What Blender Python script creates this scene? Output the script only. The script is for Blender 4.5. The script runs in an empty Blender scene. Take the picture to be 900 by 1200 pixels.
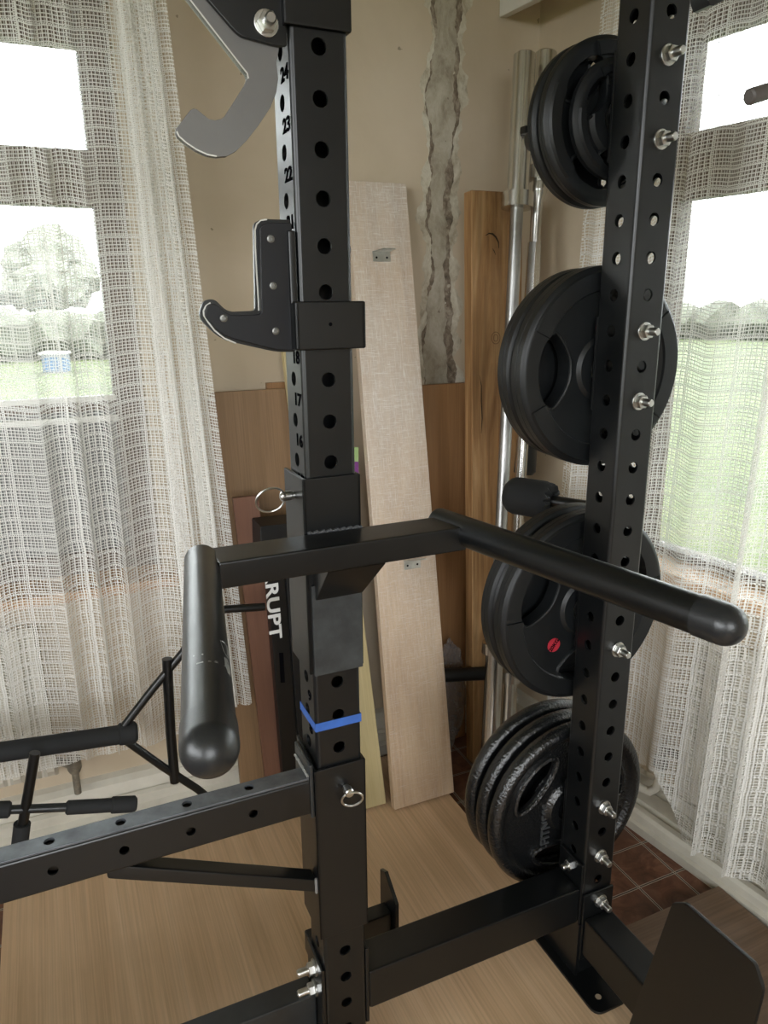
import bpy, bmesh, math, random
from mathutils import Vector, Matrix, noise
random.seed(7)
PI = math.pi
sc = bpy.context.scene
COL = sc.collection

# ---------------------------------------------------------------- camera frame and the two sets of axes
F_PX, PITCH, ROLL, HCAM = 869.9, .2784, .0093, 1.218
cp, sp, cr, sr = math.cos(PITCH), math.sin(PITCH), math.cos(ROLL), math.sin(ROLL)
EYE = Vector((0, 0, HCAM))
TH = 1.1514
A = Vector((math.sin(TH), math.cos(TH), 0))          # rack depth axis (front post -> rear post)
B = Vector((-math.cos(TH), math.sin(TH), 0))         # rack width axis, away from the camera
Z = Vector((0, 0, 1))
FP = Vector((-.0779, .9232, 0))                      # front post foot
RP = Vector((.3624, 1.1223, 0))                      # rear post foot
CN = Vector((.386, 2.04, 0))                         # room corner
WL = Vector((.9164, .4003, 0)).normalized(); NL = Vector((WL.y, -WL.x, 0))
WR = Vector((.515, -.857, 0)).normalized(); NR = Vector((WR.y, -WR.x, 0))

def L(a, b, z): return FP + a*A + b*B + z*Z
def R(a, b, z): return RP + a*A + b*B + z*Z
def W(s, off, z): return CN - s*WL + off*NL + z*Z    # left wall: s to the left of the corner, off into the room
def V(s, off, z): return CN + s*WR + off*NR + z*Z    # right wall

def ray(x, y):
    X = (x-450)/F_PX; Y = -(y-600)/F_PX
    U = -X*sr + Y*cr; Xr = X*cr + Y*sr
    return Vector((Xr, cp + U*sp, -sp + U*cp))
def on_left(x, y, off):                              # measured point on a plane parallel to the left wall
    d = ray(x, y); P0 = CN + off*NL
    P = EYE + d*((P0-EYE).dot(NL)/d.dot(NL)); return P

# ---------------------------------------------------------------- node helpers / materials
def newmat(name):
    m = bpy.data.materials.new(name); m.use_nodes = True
    nt = m.node_tree; nt.nodes.clear()
    out = nt.nodes.new('ShaderNodeOutputMaterial')
    return m, nt, out
class NT:
    def __init__(s, nt): s.nt = nt
    def n(s, t, **k):
        o = s.nt.nodes.new(t)
        for a, v in k.items(): setattr(o, a, v)
        return o
    def link(s, a, b): s.nt.links.new(a, b)
    def math(s, op, a, b=None, clamp=False):
        o = s.n('ShaderNodeMath', operation=op); o.use_clamp = clamp
        for i, v in enumerate((a, b)):
            if v is None: continue
            if isinstance(v, (int, float)): o.inputs[i].default_value = v
            else: s.link(v, o.inputs[i])
        return o.outputs[0]
    def mix(s, f, a, b, blend='MIX'):
        o = s.n('ShaderNodeMix', data_type='RGBA', blend_type=blend)
        if isinstance(f, (int, float)): o.inputs[0].default_value = f
        else: s.link(f, o.inputs[0])
        for i, v in ((6, a), (7, b)):
            if isinstance(v, (tuple, list)): o.inputs[i].default_value = (*v[:3], 1)
            else: s.link(v, o.inputs[i])
        return o.outputs[2]
    def coord(s, kind='Object', scale=(1,1,1), loc=(0,0,0), rot=(0,0,0)):
        tc = s.n('ShaderNodeTexCoord'); mp = s.n('ShaderNodeMapping')
        mp.inputs['Scale'].default_value = scale; mp.inputs['Location'].default_value = loc; mp.inputs['Rotation'].default_value = rot
        s.link(tc.outputs[kind], mp.inputs[0]); return mp.outputs[0]
    def noise(s, vec, scale, detail=4, rough=.55, dist=0):
        o = s.n('ShaderNodeTexNoise'); o.inputs['Scale'].default_value = scale; o.inputs['Detail'].default_value = detail
        o.inputs['Roughness'].default_value = rough; o.inputs['Distortion'].default_value = dist
        s.link(vec, o.inputs['Vector']); return o.outputs['Fac']
    def ramp(s, f, stops):
        o = s.n('ShaderNodeValToRGB'); e = o.color_ramp.elements
        e[0].position, e[0].color = stops[0][0], (*stops[0][1], 1)
        e[1].position, e[1].color = stops[-1][0], (*stops[-1][1], 1)
        for p, c in stops[1:-1]:
            x = e.new(p); x.color = (*c, 1)
        s.link(f, o.inputs[0]); return o.outputs[0]
    def bump(s, h, strength=.3, dist=.002):
        o = s.n('ShaderNodeBump'); o.inputs['Strength'].default_value = strength; o.inputs['Distance'].default_value = dist
        s.link(h, o.inputs['Height']); return o.outputs[0]

def princ(name, col, rough=.5, metal=0, spec=.5, bump=None, var=0, coat=0, vscale=6, rvar=0):
    """plain surface; bump=(scale,strength,distance), var = blotchiness of the thing's own colour"""
    m, nt, out = newmat(name); q = NT(nt)
    b = q.n('ShaderNodeBsdfPrincipled'); q.link(b.outputs[0], out.inputs[0])
    b.inputs['Base Color'].default_value = (*col, 1); b.inputs['Roughness'].default_value = rough
    b.inputs['Metallic'].default_value = metal; b.inputs['Specular IOR Level'].default_value = spec
    b.inputs['Coat Weight'].default_value = coat; b.inputs['Coat Roughness'].default_value = .15
    vec = q.coord('Object')
    if var:
        f = q.noise(vec, vscale, 5, .6)
        lo = tuple(c*(1-var) for c in col); hi = tuple(min(1, c*(1+var)) for c in col)
        q.link(q.ramp(f, [(.3, lo), (.7, hi)]), b.inputs['Base Color'])
    if rvar:
        f = q.noise(vec, 14, 5, .65)
        q.link(q.math('ADD', q.math('MULTIPLY', f, rvar*2), rough-rvar), b.inputs['Roughness'])
    if bump:
        q.link(q.bump(q.noise(vec, bump[0], 3, .5), bump[1], bump[2]), b.inputs['Normal'])
    return m

def wood(name, c1, c2, c3, scale=(3, 40, 40), rough=.5, coat=0, film=0, kind='UV', streak=.5, smudge=0, warp=.6):
    """grain runs along the first UV axis (metres)"""
    m, nt, out = newmat(name); q = NT(nt)
    b = q.n('ShaderNodeBsdfPrincipled'); q.link(b.outputs[0], out.inputs[0])
    vec = q.coord(kind, scale=scale)
    f = q.noise(vec, 1, 8, .62, warp)
    col = q.ramp(f, [(.25, c1), (.5, c2), (.75, c3)])
    fine = q.noise(q.coord(kind, scale=(scale[0]*2, scale[1]*9, scale[2]*9)), 1, 3, .6)
    col = q.mix(q.math('MULTIPLY', q.math('SUBTRACT', .6, fine, True), streak*2), col, tuple(c*.45 for c in c1))
    if smudge:
        sm = q.noise(q.coord(kind), 4.5, 4, .6)
        col = q.mix(q.math('MULTIPLY', q.math('SUBTRACT', sm, .5, True), smudge*3, True), col, tuple(c*.55 for c in c2))
    if film:
        # stretch wrap: fine pale creases in the film itself
        cr1 = q.noise(q.coord(kind, scale=(16, 420, 1), rot=(0, 0, .6)), 1, 3, .6, 2.5)
        cr2 = q.noise(q.coord(kind, scale=(380, 14, 1), rot=(0, 0, .25)), 1, 3, .6, 2.5)
        k = q.math('MAXIMUM', cr1, cr2)
        k = q.math('MULTIPLY', q.math('SUBTRACT', k, .53, True), 5.0, True)
        big = q.noise(q.coord(kind, scale=(3, 5, 1)), 1, 3, .6)
        k = q.math('MULTIPLY', k, q.math('ADD', q.math('MULTIPLY', big, 1.2), .1), True)
        su = q.n('ShaderNodeSeparateXYZ'); tcc = q.n('ShaderNodeTexCoord'); q.link(tcc.outputs['UV'], su.inputs[0])
        hgt = q.math('ADD', q.math('MULTIPLY', q.math('SUBTRACT', su.outputs[0], .45), .9, True), .5)
        k = q.math('MULTIPLY', k, hgt, True)
        haze = q.math('MULTIPLY', q.math('MULTIPLY', q.math('SUBTRACT', hgt, .4, True), big), .8, True)
        col = q.mix(haze, col, (.66, .61, .55))
        col = q.mix(q.math('MULTIPLY', k, film, True), col, (.80, .78, .74))
        q.link(q.bump(q.math('ADD', cr1, cr2), .5, .0012), b.inputs['Normal'])
    else:
        q.link(q.bump(fine, .25, .0006), b.inputs['Normal'])
    q.link(col, b.inputs['Base Color'])
    b.inputs['Roughness'].default_value = rough
    b.inputs['Coat Weight'].default_value = coat; b.inputs['Coat Roughness'].default_value = .22
    return m

BLACK = princ('black powder coat', (.003, .0036, .004), .33, spec=.55, bump=(900, .12, .0004), rvar=.05)
BLACKM = princ('black matt steel', (.004, .0045, .005), .45, spec=.45, bump=(900, .12, .0004))
BLACKL = princ('black liner plastic', (.006, .006, .008), .45, spec=.35, var=.3)
SCUFF = princ('scuffed black steel', (.016, .018, .019), .33, rvar=.14, var=.35, vscale=25)
GREYT = princ('scratched bare steel top', (.12, .13, .145), .38, metal=.6, var=.35, vscale=30, rvar=.1)
LINER = princ('grey cut steel', (.16, .155, .15), .55, metal=.35, var=.1, bump=(400, .15, .0004))
LITEDGE = princ('painted edge light', (.55, .54, .5), .45, metal=.6)  # window light on plate edges, painted as a pale metal colour
ZINC = princ('zinc plated steel', (.62, .62, .60), .28, metal=1, var=.15, vscale=60)
CHROME = princ('worn chrome', (.62, .61, .58), .25, metal=1, var=.08, vscale=12, rvar=.03)
RUBBER = princ('plate rubber', (.005, .006, .0068), .42, spec=.4, bump=(500, .2, .0006), var=.2, vscale=20)
RUBBERD = princ('plate rubber recess', (.005, .006, .007), .5, spec=.3)
IRON = princ('hammertone iron', (.006, .0065, .007), .22, bump=(210, .8, .002), spec=.75)
RED = princ('red label', (.38, .02, .035), .5)
BLUE = princ('blue tape', (.03, .10, .36), .5, var=.15, vscale=40)
NUMBER = princ('black digits', (.004, .004, .005), .95, spec=0)
WHITEP = princ('white lettering', (.72, .72, .70), .6)
FOAM = princ('black foam', (.012, .013, .014), .8, bump=(300, .3, .001))
PAINT = princ('cream gloss paint', (.64, .61, .53), .45, var=.12, vscale=9, bump=(30, .1, .002))
WPAINT = princ('white paint', (.70, .69, .65), .45, var=.06)
FRAME = princ('brown window frame', (.13, .095, .07), .5, var=.2)  # even dark brown on the rails and uprights of both windows
SILLW = wood('sill wood', (.45, .25, .12), (.58, .36, .19), (.66, .43, .25), kind='Object')
BRASS = princ('old valve metal', (.22, .2, .16), .5, metal=.5, var=.5, vscale=40)
BAG = None

# ---------------------------------------------------------------- mesh helpers (each returns a bmesh in world metres)
def bm_new(): return bmesh.new()
def quad_box(bm, o, u, v, w, uvscale=True):
    """box from corner o with edge vectors u,v,w"""
    vs = [bm.verts.new(o + i*u + j*v + k*w) for k in (0, 1) for j in (0, 1) for i in (0, 1)]
    fs = []
    for ids in ((0,2,3,1), (4,5,7,6), (0,1,5,4), (2,6,7,3), (0,4,6,2), (1,3,7,5)):
        fs.append(bm.faces.new([vs[i] for i in ids]))
    return vs, fs
def box(o, u, v, w, bevel=0, seg=2, bm=None):
    bm2 = bm_new(); quad_box(bm2, o, u, v, w)
    bmesh.ops.recalc_face_normals(bm2, faces=bm2.faces)
    if bevel: bmesh.ops.bevel(bm2, geom=bm2.edges[:], offset=bevel, segments=seg, profile=.5, affect='EDGES', clamp_overlap=True)
    if bm is None: return bm2
    join(bm, bm2); return bm
def join(bm, other):
    me = bpy.data.meshes.new('tmp'); other.to_mesh(me); other.free(); bm.from_mesh(me); bpy.data.meshes.remove(me); return bm
def boxL(a0, a1, b0, b1, z0, z1, bevel=.002, P=L, bm=None, seg=2):
    return box(P(a0, b0, z0), (a1-a0)*A, (b1-b0)*B, (z1-z0)*Z, bevel, seg, bm)
def boxW(s0, s1, o0, o1, z0, z1, bevel=.002, bm=None, right=False):
    if right: return box(V(s0, o0, z0), (s1-s0)*WR, (o1-o0)*NR, (z1-z0)*Z, bevel, 2, bm)
    return box(W(s0, o0, z0), -(s1-s0)*WL, (o1-o0)*NL, (z1-z0)*Z, bevel, 2, bm)
def frame_of(d):
    d = d.normalized(); r = Vector((0, 0, 1)) if abs(d.z) < .9 else Vector((1, 0, 0))
    u = d.cross(r).normalized(); return u, d.cross(u).normalized()
def lathe(P, d, prof, n=32, bm=None, cap=True):
    """prof = [(distance along d, radius)]"""
    if bm is None: bm = bm_new()
    d = d.normalized(); u, v = frame_of(d); rings = []
    for t, r in prof:
        c = P + d*t
        if r < 1e-6: rings.append([bm.verts.new(c)])
        else: rings.append([bm.verts.new(c + r*(math.cos(2*PI*i/n)*u + math.sin(2*PI*i/n)*v)) for i in range(n)])
    for p, q in zip(rings, rings[1:]):
        for i in range(n):
            j = (i+1) % n
            if len(p) == 1 and len(q) == 1: continue
            if len(p) == 1: bm.faces.new((p[0], q[j], q[i]))
            elif len(q) == 1: bm.faces.new((p[i], p[j], q[0]))
            else: bm.faces.new((p[i], p[j], q[j], q[i]))
    if cap:
        for rg, fl in ((rings[0], True), (rings[-1], False)):
            if len(rg) > 1: bm.faces.new(rg[::-1] if fl else rg)
    bmesh.ops.recalc_face_normals(bm, faces=bm.faces)
    return bm
def rod(p, q, r, n=20, bm=None, edge=None):
    h = (q-p).length; e = min(r*.25, h*.3) if edge is None else edge
    return lathe(p, q-p, [(0, r-e), (e, r), (h-e, r), (h, r-e)], n, bm)
def path_tube(pts, r, n=12, bm=None, closed=False):
    if bm is None: bm = bm_new()
    rings = []; N = len(pts); prev = None
    for i, p in enumerate(pts):
        if closed: d = pts[(i+1) % N] - pts[i-1]
        else: d = pts[min(i+1, N-1)] - pts[max(i-1, 0)]
        d = d.normalized()
        if prev is None: u, v = frame_of(d)
        else:
            u = (prev - d*prev.dot(d)).normalized(); v = d.cross(u).normalized()
        prev = u
        rr = r[i] if isinstance(r, list) else r
        rings.append([bm.verts.new(p + rr*(math.cos(2*PI*k/n)*u + math.sin(2*PI*k/n)*v)) for k in range(n)])
    M = N if closed else N-1
    for i in range(M):
        p, q = rings[i], rings[(i+1) % N]
        for k in range(n): bm.faces.new((p[k], p[(k+1) % n], q[(k+1) % n], q[k]))
    if not closed: bm.faces.new(rings[0][::-1]); bm.faces.new(rings[-1])
    bmesh.ops.recalc_face_normals(bm, faces=bm.faces)
    return bm
def prism(pts, w, bevel=0, bm=None, seg=2):
    """pts: planar polygon of world points, w: thickness vector"""
    b2 = bm_new()
    v0 = [b2.verts.new(p) for p in pts]; v1 = [b2.verts.new(p+w) for p in pts]; n = len(pts)
    b2.faces.new(v0[::-1]); b2.faces.new(v1)
    for i in range(n): b2.faces.new((v0[i], v0[(i+1) % n], v1[(i+1) % n], v1[i]))
    bmesh.ops.recalc_face_normals(b2, faces=b2.faces)
    if bevel:
        es = [e for e in b2.edges if len(e.link_faces) == 2 and (len(e.link_faces[0].verts) > 4 or len(e.link_faces[1].verts) > 4 or n <= 4)]
        bmesh.ops.bevel(b2, geom=es, offset=bevel, segments=seg, profile=.5, affect='EDGES', clamp_overlap=True)
    if bm is None: return b2
    return join(bm, b2)
def smooth_poly(pts, radii, n=5):
    """round the corners of a 2-D polygon"""
    out = []; N = len(pts)
    for i in range(N):
        p = Vector(pts[i]); a = Vector(pts[i-1]); b = Vector(pts[(i+1) % N])
        r = radii[i] if isinstance(radii, list) else radii
        da = (a-p); db = (b-p); r = min(r, da.length*.45, db.length*.45)
        if r <= 0: out.append(p); continue
        p0 = p + da.normalized()*r; p1 = p + db.normalized()*r
        for k in range(n+1):
            t = k/n; out.append((1-t)**2*p0 + 2*t*(1-t)*p + t*t*p1)
    return out
def holey(P, D, U, Vv, hu, hv, t0, t1, step, phase, faces, hr=.0088, wall=.0035, cr_=.005, n=16, bm=None):
    """rectangular tube along D with round holes. faces: set of '+u','-u','+v','-v' that carry holes."""
    if bm is None: bm = bm_new()
    cuts = []; k0 = math.ceil((t0-phase+step/2)/step) ; t = phase + k0*step - step/2
    cells = []
    if t - t0 > 1e-5: cells.append((t0, t, False))
    while t + step <= t1 + 1e-6:
        cells.append((t, t+step, True)); t += step
    if t1 - t > 1e-5: cells.append((t, t1, False))
    def face(c, N, S, half, off, holes, inner):
        # c along D; N outward normal, S sideways
        rings = []
        for (a, b, h) in cells:
            h = h and holes
            q = [(-half, a), (half, a), (half, b), (-half, b)]
            if not h:
                bm.faces.new([bm.verts.new(P + D*y + S*x + N*off) for x, y in q]); rings.append(None); continue
            m = (a+b)/2; hb = (b-a)/2; out = []; inn = []
            for i in range(n):
                an = 2*PI*(i+.5)/n; cx, sx = math.cos(an), math.sin(an)
                # project on the rectangle
                k = min(half/abs(cx) if abs(cx) > 1e-9 else 1e9, hb/abs(sx) if abs(sx) > 1e-9 else 1e9)
                out.append((cx*k, m+sx*k)); inn.append((cx*hr, m+sx*hr))
            vo = [bm.verts.new(P + D*y + S*x + N*off) for x, y in out]
            vi = [bm.verts.new(P + D*y + S*x + N*off) for x, y in inn]
            corner = {}
            for sx_, sy_ in ((1,1),(-1,1),(-1,-1),(1,-1)):
                corner[(sx_, sy_)] = bm.verts.new(P + D*(m+sy_*hb) + S*(sx_*half) + N*off)
            for i in range(n):
                j = (i+1) % n
                p, q_ = out[i], out[j]
                onx_p = abs(abs(p[0])-half) < 1e-7; onx_q = abs(abs(q_[0])-half) < 1e-7
                if onx_p != onx_q:
                    cxs = 1 if p[0]+q_[0] > 0 else -1; cys = 1 if (p[1]+q_[1])/2 > m else -1
                    bm.faces.new((vo[i], corner[(cxs, cys)], vo[j], vi[j], vi[i]))
                else: bm.faces.new((vo[i], vo[j], vi[j], vi[i]))
            rings.append((vi, m))
        return rings
    for N, S, half, off, key in ((U, Vv, hv, hu, '+u'), (-U, Vv, hv, hu, '-u'), (Vv, U, hu, hv, '+v'), (-Vv, U, hu, hv, '-v')):
        ro = face(0, N, S, half-cr_, off, key in faces, False)
        ri = face(0, N, S, half-wall, off-wall, key in faces, True)
        for x, y in zip(ro, ri):
            if x is None: continue
            for i in range(n):
                j = (i+1) % n; bm.faces.new((x[0][i], x[0][j], y[0][j], y[0][i]))
    # rounded corners
    for su in (1, -1):
        for sv in (1, -1):
            pr = None
            for k in range(5):
                an = PI/2*k/4
                o = U*su*(hu-cr_+cr_*math.cos(an)) + Vv*sv*(hv-cr_+cr_*math.sin(an))
                cur = (bm.verts.new(P+D*t0+o), bm.verts.new(P+D*t1+o))
                if pr: bm.faces.new((pr[0], cur[0], cur[1], pr[1]))
                pr = cur
    # end rims
    for t in (t0, t1):
        o = [P+D*t+U*i*hu+Vv*j*hv for i, j in ((1,1),(-1,1),(-1,-1),(1,-1))]
        k = [P+D*t+U*i*(hu-wall)+Vv*j*(hv-wall) for i, j in ((1,1),(-1,1),(-1,-1),(1,-1))]
        vo = [bm.verts.new(x) for x in o]; vk = [bm.verts.new(x) for x in k]
        for i in range(4):
            j = (i+1) % 4; bm.faces.new((vo[i], vo[j], vk[j], vk[i]))
    bmesh.ops.remove_doubles(bm, verts=bm.verts, dist=1e-6)
    bm.normal_update()
    for f in bm.faces:                       # outer skin looks out, inner skin looks in
        c = f.calc_center_median() - P; c = c - D*c.dot(D)
        x = c.dot(U)/hu; y = c.dot(Vv)/hv; m_ = max(abs(x), abs(y)); nd = f.normal
        if abs(nd.dot(D)) > .5: continue
        k = U*x + Vv*y if abs(abs(x)-abs(y)) < .25 and not (abs(nd.dot(U)) > .99 or abs(nd.dot(Vv)) > .99) else (U*(1 if x > 0 else -1) if abs(nd.dot(U)) > .7 else Vv*(1 if y > 0 else -1))
        inner = (abs(x)*hu < hu-wall*.9 if abs(nd.dot(U)) > .99 else (abs(y)*hv < hv-wall*.9 if abs(nd.dot(Vv)) > .99 else False))
        if (nd.dot(k) < 0) != inner: f.normal_flip()
    return bm
def uv_box(bm, du=None, dv=None):
    """UVs in metres by projecting on directions: du is the grain direction"""
    lay = bm.loops.layers.uv.verify(); du = du.normalized()
    for f in bm.faces:
        nrm = f.normal; s = nrm.cross(du)
        if s.length < .2: s = dv
        s = s.normalized()
        for l in f.loops: l[lay].uv = (l.vert.co.dot(du), l.vert.co.dot(s))
    return bm

# ---------------------------------------------------------------- object helpers
def shade(o, ang=35):
    me = o.data
    for p in me.polygons: p.use_smooth = True
    try: me.set_sharp_from_angle(angle=math.radians(ang))
    except Exception: pass
    wn = o.modifiers.new('weighted', 'WEIGHTED_NORMAL'); wn.keep_sharp = True; wn.weight = 80
def obj(name, bm, mat, parent=None, smooth=True, label=None):
    bm.normal_update()
    base = Vector((0, 0, 0))
    if parent is not None:
        q = parent
        while q is not None: base = base + q.location; q = q.parent
        loc = Vector((0, 0, 0))
    else:
        xs = [v.co for v in bm.verts]
        lo = Vector([min(c[i] for c in xs) for i in range(3)]); hi = Vector([max(c[i] for c in xs) for i in range(3)])
        base = Vector(((lo.x+hi.x)/2, (lo.y+hi.y)/2, lo.z)); loc = base
    for v in bm.verts: v.co -= base
    me = bpy.data.meshes.new(name); bm.to_mesh(me); bm.free()
    me.materials.append(mat); o = bpy.data.objects.new(name, me); COL.objects.link(o)
    o.location = loc
    if parent is not None: o.parent = parent
    if smooth: shade(o)
    if label: o['label'] = label
    return o
def tag(o, label, cat, group=None):
    o['label'] = label; o['category'] = cat
    if group: o['group'] = group
    return o
def thing(name, label, cat, loc, group=None):
    o = bpy.data.objects.new(name, None); COL.objects.link(o); o.location = loc; o.empty_display_size = .05
    return tag(o, label, cat, group)
def struct(name, bm, mat, parent=None, smooth=False):
    o = obj(name, bm, mat, parent, smooth)
    if parent is None: o['kind'] = 'structure'
    return o
def copy_part(src, parent, delta):
    c = src.copy(); COL.objects.link(c); c.parent = parent; c.location = src.location + delta
    for ch in src.children:
        d = ch.copy(); COL.objects.link(d); d.parent = c
    return c
def text_bm(txt, size, M, ext=.0003, bold=0):
    cu = bpy.data.curves.new('t', 'FONT'); cu.body = txt; cu.size = size; cu.extrude = ext; cu.align_x = 'CENTER'; cu.align_y = 'CENTER'
    cu.offset = bold; cu.resolution_u = 4
    o = bpy.data.objects.new('t', cu); COL.objects.link(o)
    bpy.context.view_layer.update()
    me = bpy.data.meshes.new_from_object(o.evaluated_get(bpy.context.evaluated_depsgraph_get()))
    bm = bm_new(); bm.from_mesh(me); bm.transform(M)
    bpy.data.objects.remove(o); bpy.data.curves.remove(cu); bpy.data.meshes.remove(me)
    return bm
def basis(x, y, n, o):
    x = x.normalized(); y = y.normalized(); n = n.normalized()
    return Matrix(((x.x, y.x, n.x, o.x), (x.y, y.y, n.y, o.y), (x.z, y.z, n.z, o.z), (0, 0, 0, 1)))
H0 = HCAM
def zz(zrel): return zrel + H0
BT = .018                                            # top of the boards lying on the tiles

# ================================================================ SETTING
# floor tiles
def tile_mat():
    m, nt, out = newmat('brown tiles'); q = NT(nt)
    b = q.n('ShaderNodeBsdfPrincipled'); q.link(b.outputs[0], out.inputs[0])
    tc = q.n('ShaderNodeTexCoord'); sx = q.n('ShaderNodeSeparateXYZ'); q.link(tc.outputs['UV'], sx.inputs[0])
    T = .1015
    g = []
    for k in (0, 1):
        f = q.math('FRACT', q.math('DIVIDE', sx.outputs[k], T))
        d = q.math('MULTIPLY', q.math('SUBTRACT', .5, q.math('ABSOLUTE', q.math('SUBTRACT', f, .5))), T)   # distance to the joint centre
        l = q.math('LESS_THAN', q.math('ABSOLUTE', q.math('SUBTRACT', d, .0022)), .0008)
        g.append(l); g.append(q.math('LESS_THAN', d, .0016))
    line = q.math('MAXIMUM', g[0], g[2]); joint = q.math('MAXIMUM', g[1], g[3])
    n1 = q.noise(q.coord('UV'), 16, 6, .65, 1.5); n2 = q.noise(q.coord('UV', scale=(.7, 1, 1)), 7, 2, .5)
    col = q.ramp(n1, [(.3, (.07, .028, .016)), (.5, (.17, .07, .04)), (.72, (.30, .15, .09))])
    col = q.mix(q.math('MULTIPLY', q.math('SUBTRACT', n2, .42, True), 2.5, True), col, (.08, .045, .035))
    col = q.mix(joint, col, (.06, .035, .028))
    col = q.mix(line, col, (.48, .44, .38))
    q.link(col, b.inputs['Base Color']); b.inputs['Roughness'].default_value = .42
    q.link(q.bump(q.math('ADD', q.math('MULTIPLY', n1, .4), q.math('SUBTRACT', 1, joint)), .3, .001), b.inputs['Normal'])
    return m
P1 = CN - 2.8*WL; P3 = CN + 3.7*WR; P2 = P1 + 3.7*WR
bm = bm_new()
vs = [bm.verts.new(p) for p in (CN + NL*-.3 + NR*-.3, P1 - .3*WL - .3*NL, P2 - .3*WL + .3*WR, P3 + .3*WR - .3*NR)]
f = bm.faces.new(vs); lay = bm.loops.layers.uv.verify()
if f.normal.z < 0: f.normal_flip()
V0 = Vector((.591, 1.444, 0))
for l in f.loops:
    d = l.vert.co - V0; l[lay].uv = (d.dot(A) + 10.15, d.dot(B) + 10.15)
ext = bmesh.ops.extrude_face_region(bm, geom=[f])
for e in ext['geom']:
    if isinstance(e, bmesh.types.BMVert): e.co.z -= .1
bmesh.ops.recalc_face_normals(bm, faces=bm.faces)
struct('floor', bm, tile_mat())

def wall_mat():
    m, nt, out = newmat('beige painted plaster'); q = NT(nt)
    b = q.n('ShaderNodeBsdfPrincipled'); q.link(b.outputs[0], out.inputs[0])
    v = q.coord('Object')
    n1 = q.noise(v, 2.2, 6, .6, .4); n2 = q.noise(v, 26, 4, .6); n3 = q.noise(v, 40, 2, .5)
    col = q.ramp(n1, [(.3, (.51, .42, .30)), (.55, (.58, .485, .36)), (.75, (.61, .52, .40))])
    spot = q.math('MULTIPLY', q.math('GREATER_THAN', n3, .755), .7)
    col = q.mix(spot, col, (.2, .16, .11))
    q.link(col, b.inputs['Base Color']); b.inputs['Roughness'].default_value = .75
    q.link(q.bump(q.math('ADD', n1, q.math('MULTIPLY', n2, .25)), .35, .004), b.inputs['Normal'])
    return m
WALLM = wall_mat()
HC = 2.45
def wall_with_hole(s0, s1, h0, h1, z0, z1, right, depth=.13):
    """wall box pieces around an opening h0..h1, z0..z1 (outer face at -depth)"""
    bm = bm_new()
    for (a, b, c, d) in ((s0, h0, 0, HC), (h1, s1, 0, HC), (h0, h1, 0, z0), (h0, h1, z1, HC)):
        if right: quad_box(bm, V(a, -depth, c), (b-a)*WR, depth*NR, (d-c)*Z)
        else: quad_box(bm, W(a, -depth, c), -(b-a)*WL, depth*NL, (d-c)*Z)
    bmesh.ops.recalc_face_normals(bm, faces=bm.faces)
    return bm
wall_left = struct('wall_left', wall_with_hole(-.25, 3.0, .99, 2.35, .60, 1.80, False), WALLM)
wall_right = struct('wall_right', wall_with_hole(.0, 3.9, .37, 1.75, .62, 1.80, True), WALLM)
# walls behind the camera; unseen openings added to light the room
D2 = (P2-P1).normalized()
bm = bm_new(); LB = (P2-P1).length
for (a, b, c, d) in ((-.15, 1.1, 0, HC), (2.9, LB+.15, 0, HC), (1.1, 2.9, 0, .8), (1.1, 2.9, 2.1, HC)):
    quad_box(bm, P1 + D2*a + c*Z, D2*(b-a), -WL*.13, (d-c)*Z)
bmesh.ops.recalc_face_normals(bm, faces=bm.faces); struct('wall_back', bm, WALLM)
bm = bm_new(); U3 = (P3-P2); u3 = U3.normalized()
for (a, b, c, d) in ((0, .1, 0, HC), (1.5, U3.length, 0, HC), (.1, 1.5, 0, .5), (.1, 1.5, 2.15, HC)):
    quad_box(bm, P2 + u3*a + c*Z, u3*(b-a), WR*.2, (d-c)*Z)
bmesh.ops.recalc_face_normals(bm, faces=bm.faces); struct('wall_front', bm, WALLM)
bm = bm_new(); quad_box(bm, Vector((-3.2, -3.2, HC)), Vector((6.5, 0, 0)), Vector((0, 6.5, 0)), .1*Z)
struct('ceiling', bm, princ('ceiling paint', (.72, .70, .66), .8))

# outdoor ground
bm = bm_new(); n = 60; S = 120
vs = [[bm.verts.new((-S + 2*S*i/n, -S + 2*S*j/n, -.42 + .05*noise.noise(Vector((i*.5, j*.5, 0))))) for j in range(n+1)] for i in range(n+1)]
for i in range(n):
    for j in range(n): bm.faces.new((vs[i][j], vs[i+1][j], vs[i+1][j+1], vs[i][j+1]))
def grass_mat():
    m, nt, out = newmat('rough grass'); q = NT(nt)
    b = q.n('ShaderNodeBsdfPrincipled'); q.link(b.outputs[0], out.inputs[0])
    v = q.coord('Object'); n1 = q.noise(v, .6, 8, .7, .8); n2 = q.noise(v, 5, 5, .7, 1)
    col = q.ramp(q.math('ADD', q.math('MULTIPLY', n1, .6), q.math('MULTIPLY', n2, .4)), [(.35, (.024, .036, .007)), (.5, (.040, .058, .011)), (.62, (.058, .066, .02)), (.75, (.07, .064, .035))])
    q.link(col, b.inputs['Base Color']); b.inputs['Roughness'].default_value = .9
    return m
bmesh.ops.recalc_face_normals(bm, faces=bm.faces)
struct('ground', bm, grass_mat())

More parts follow.
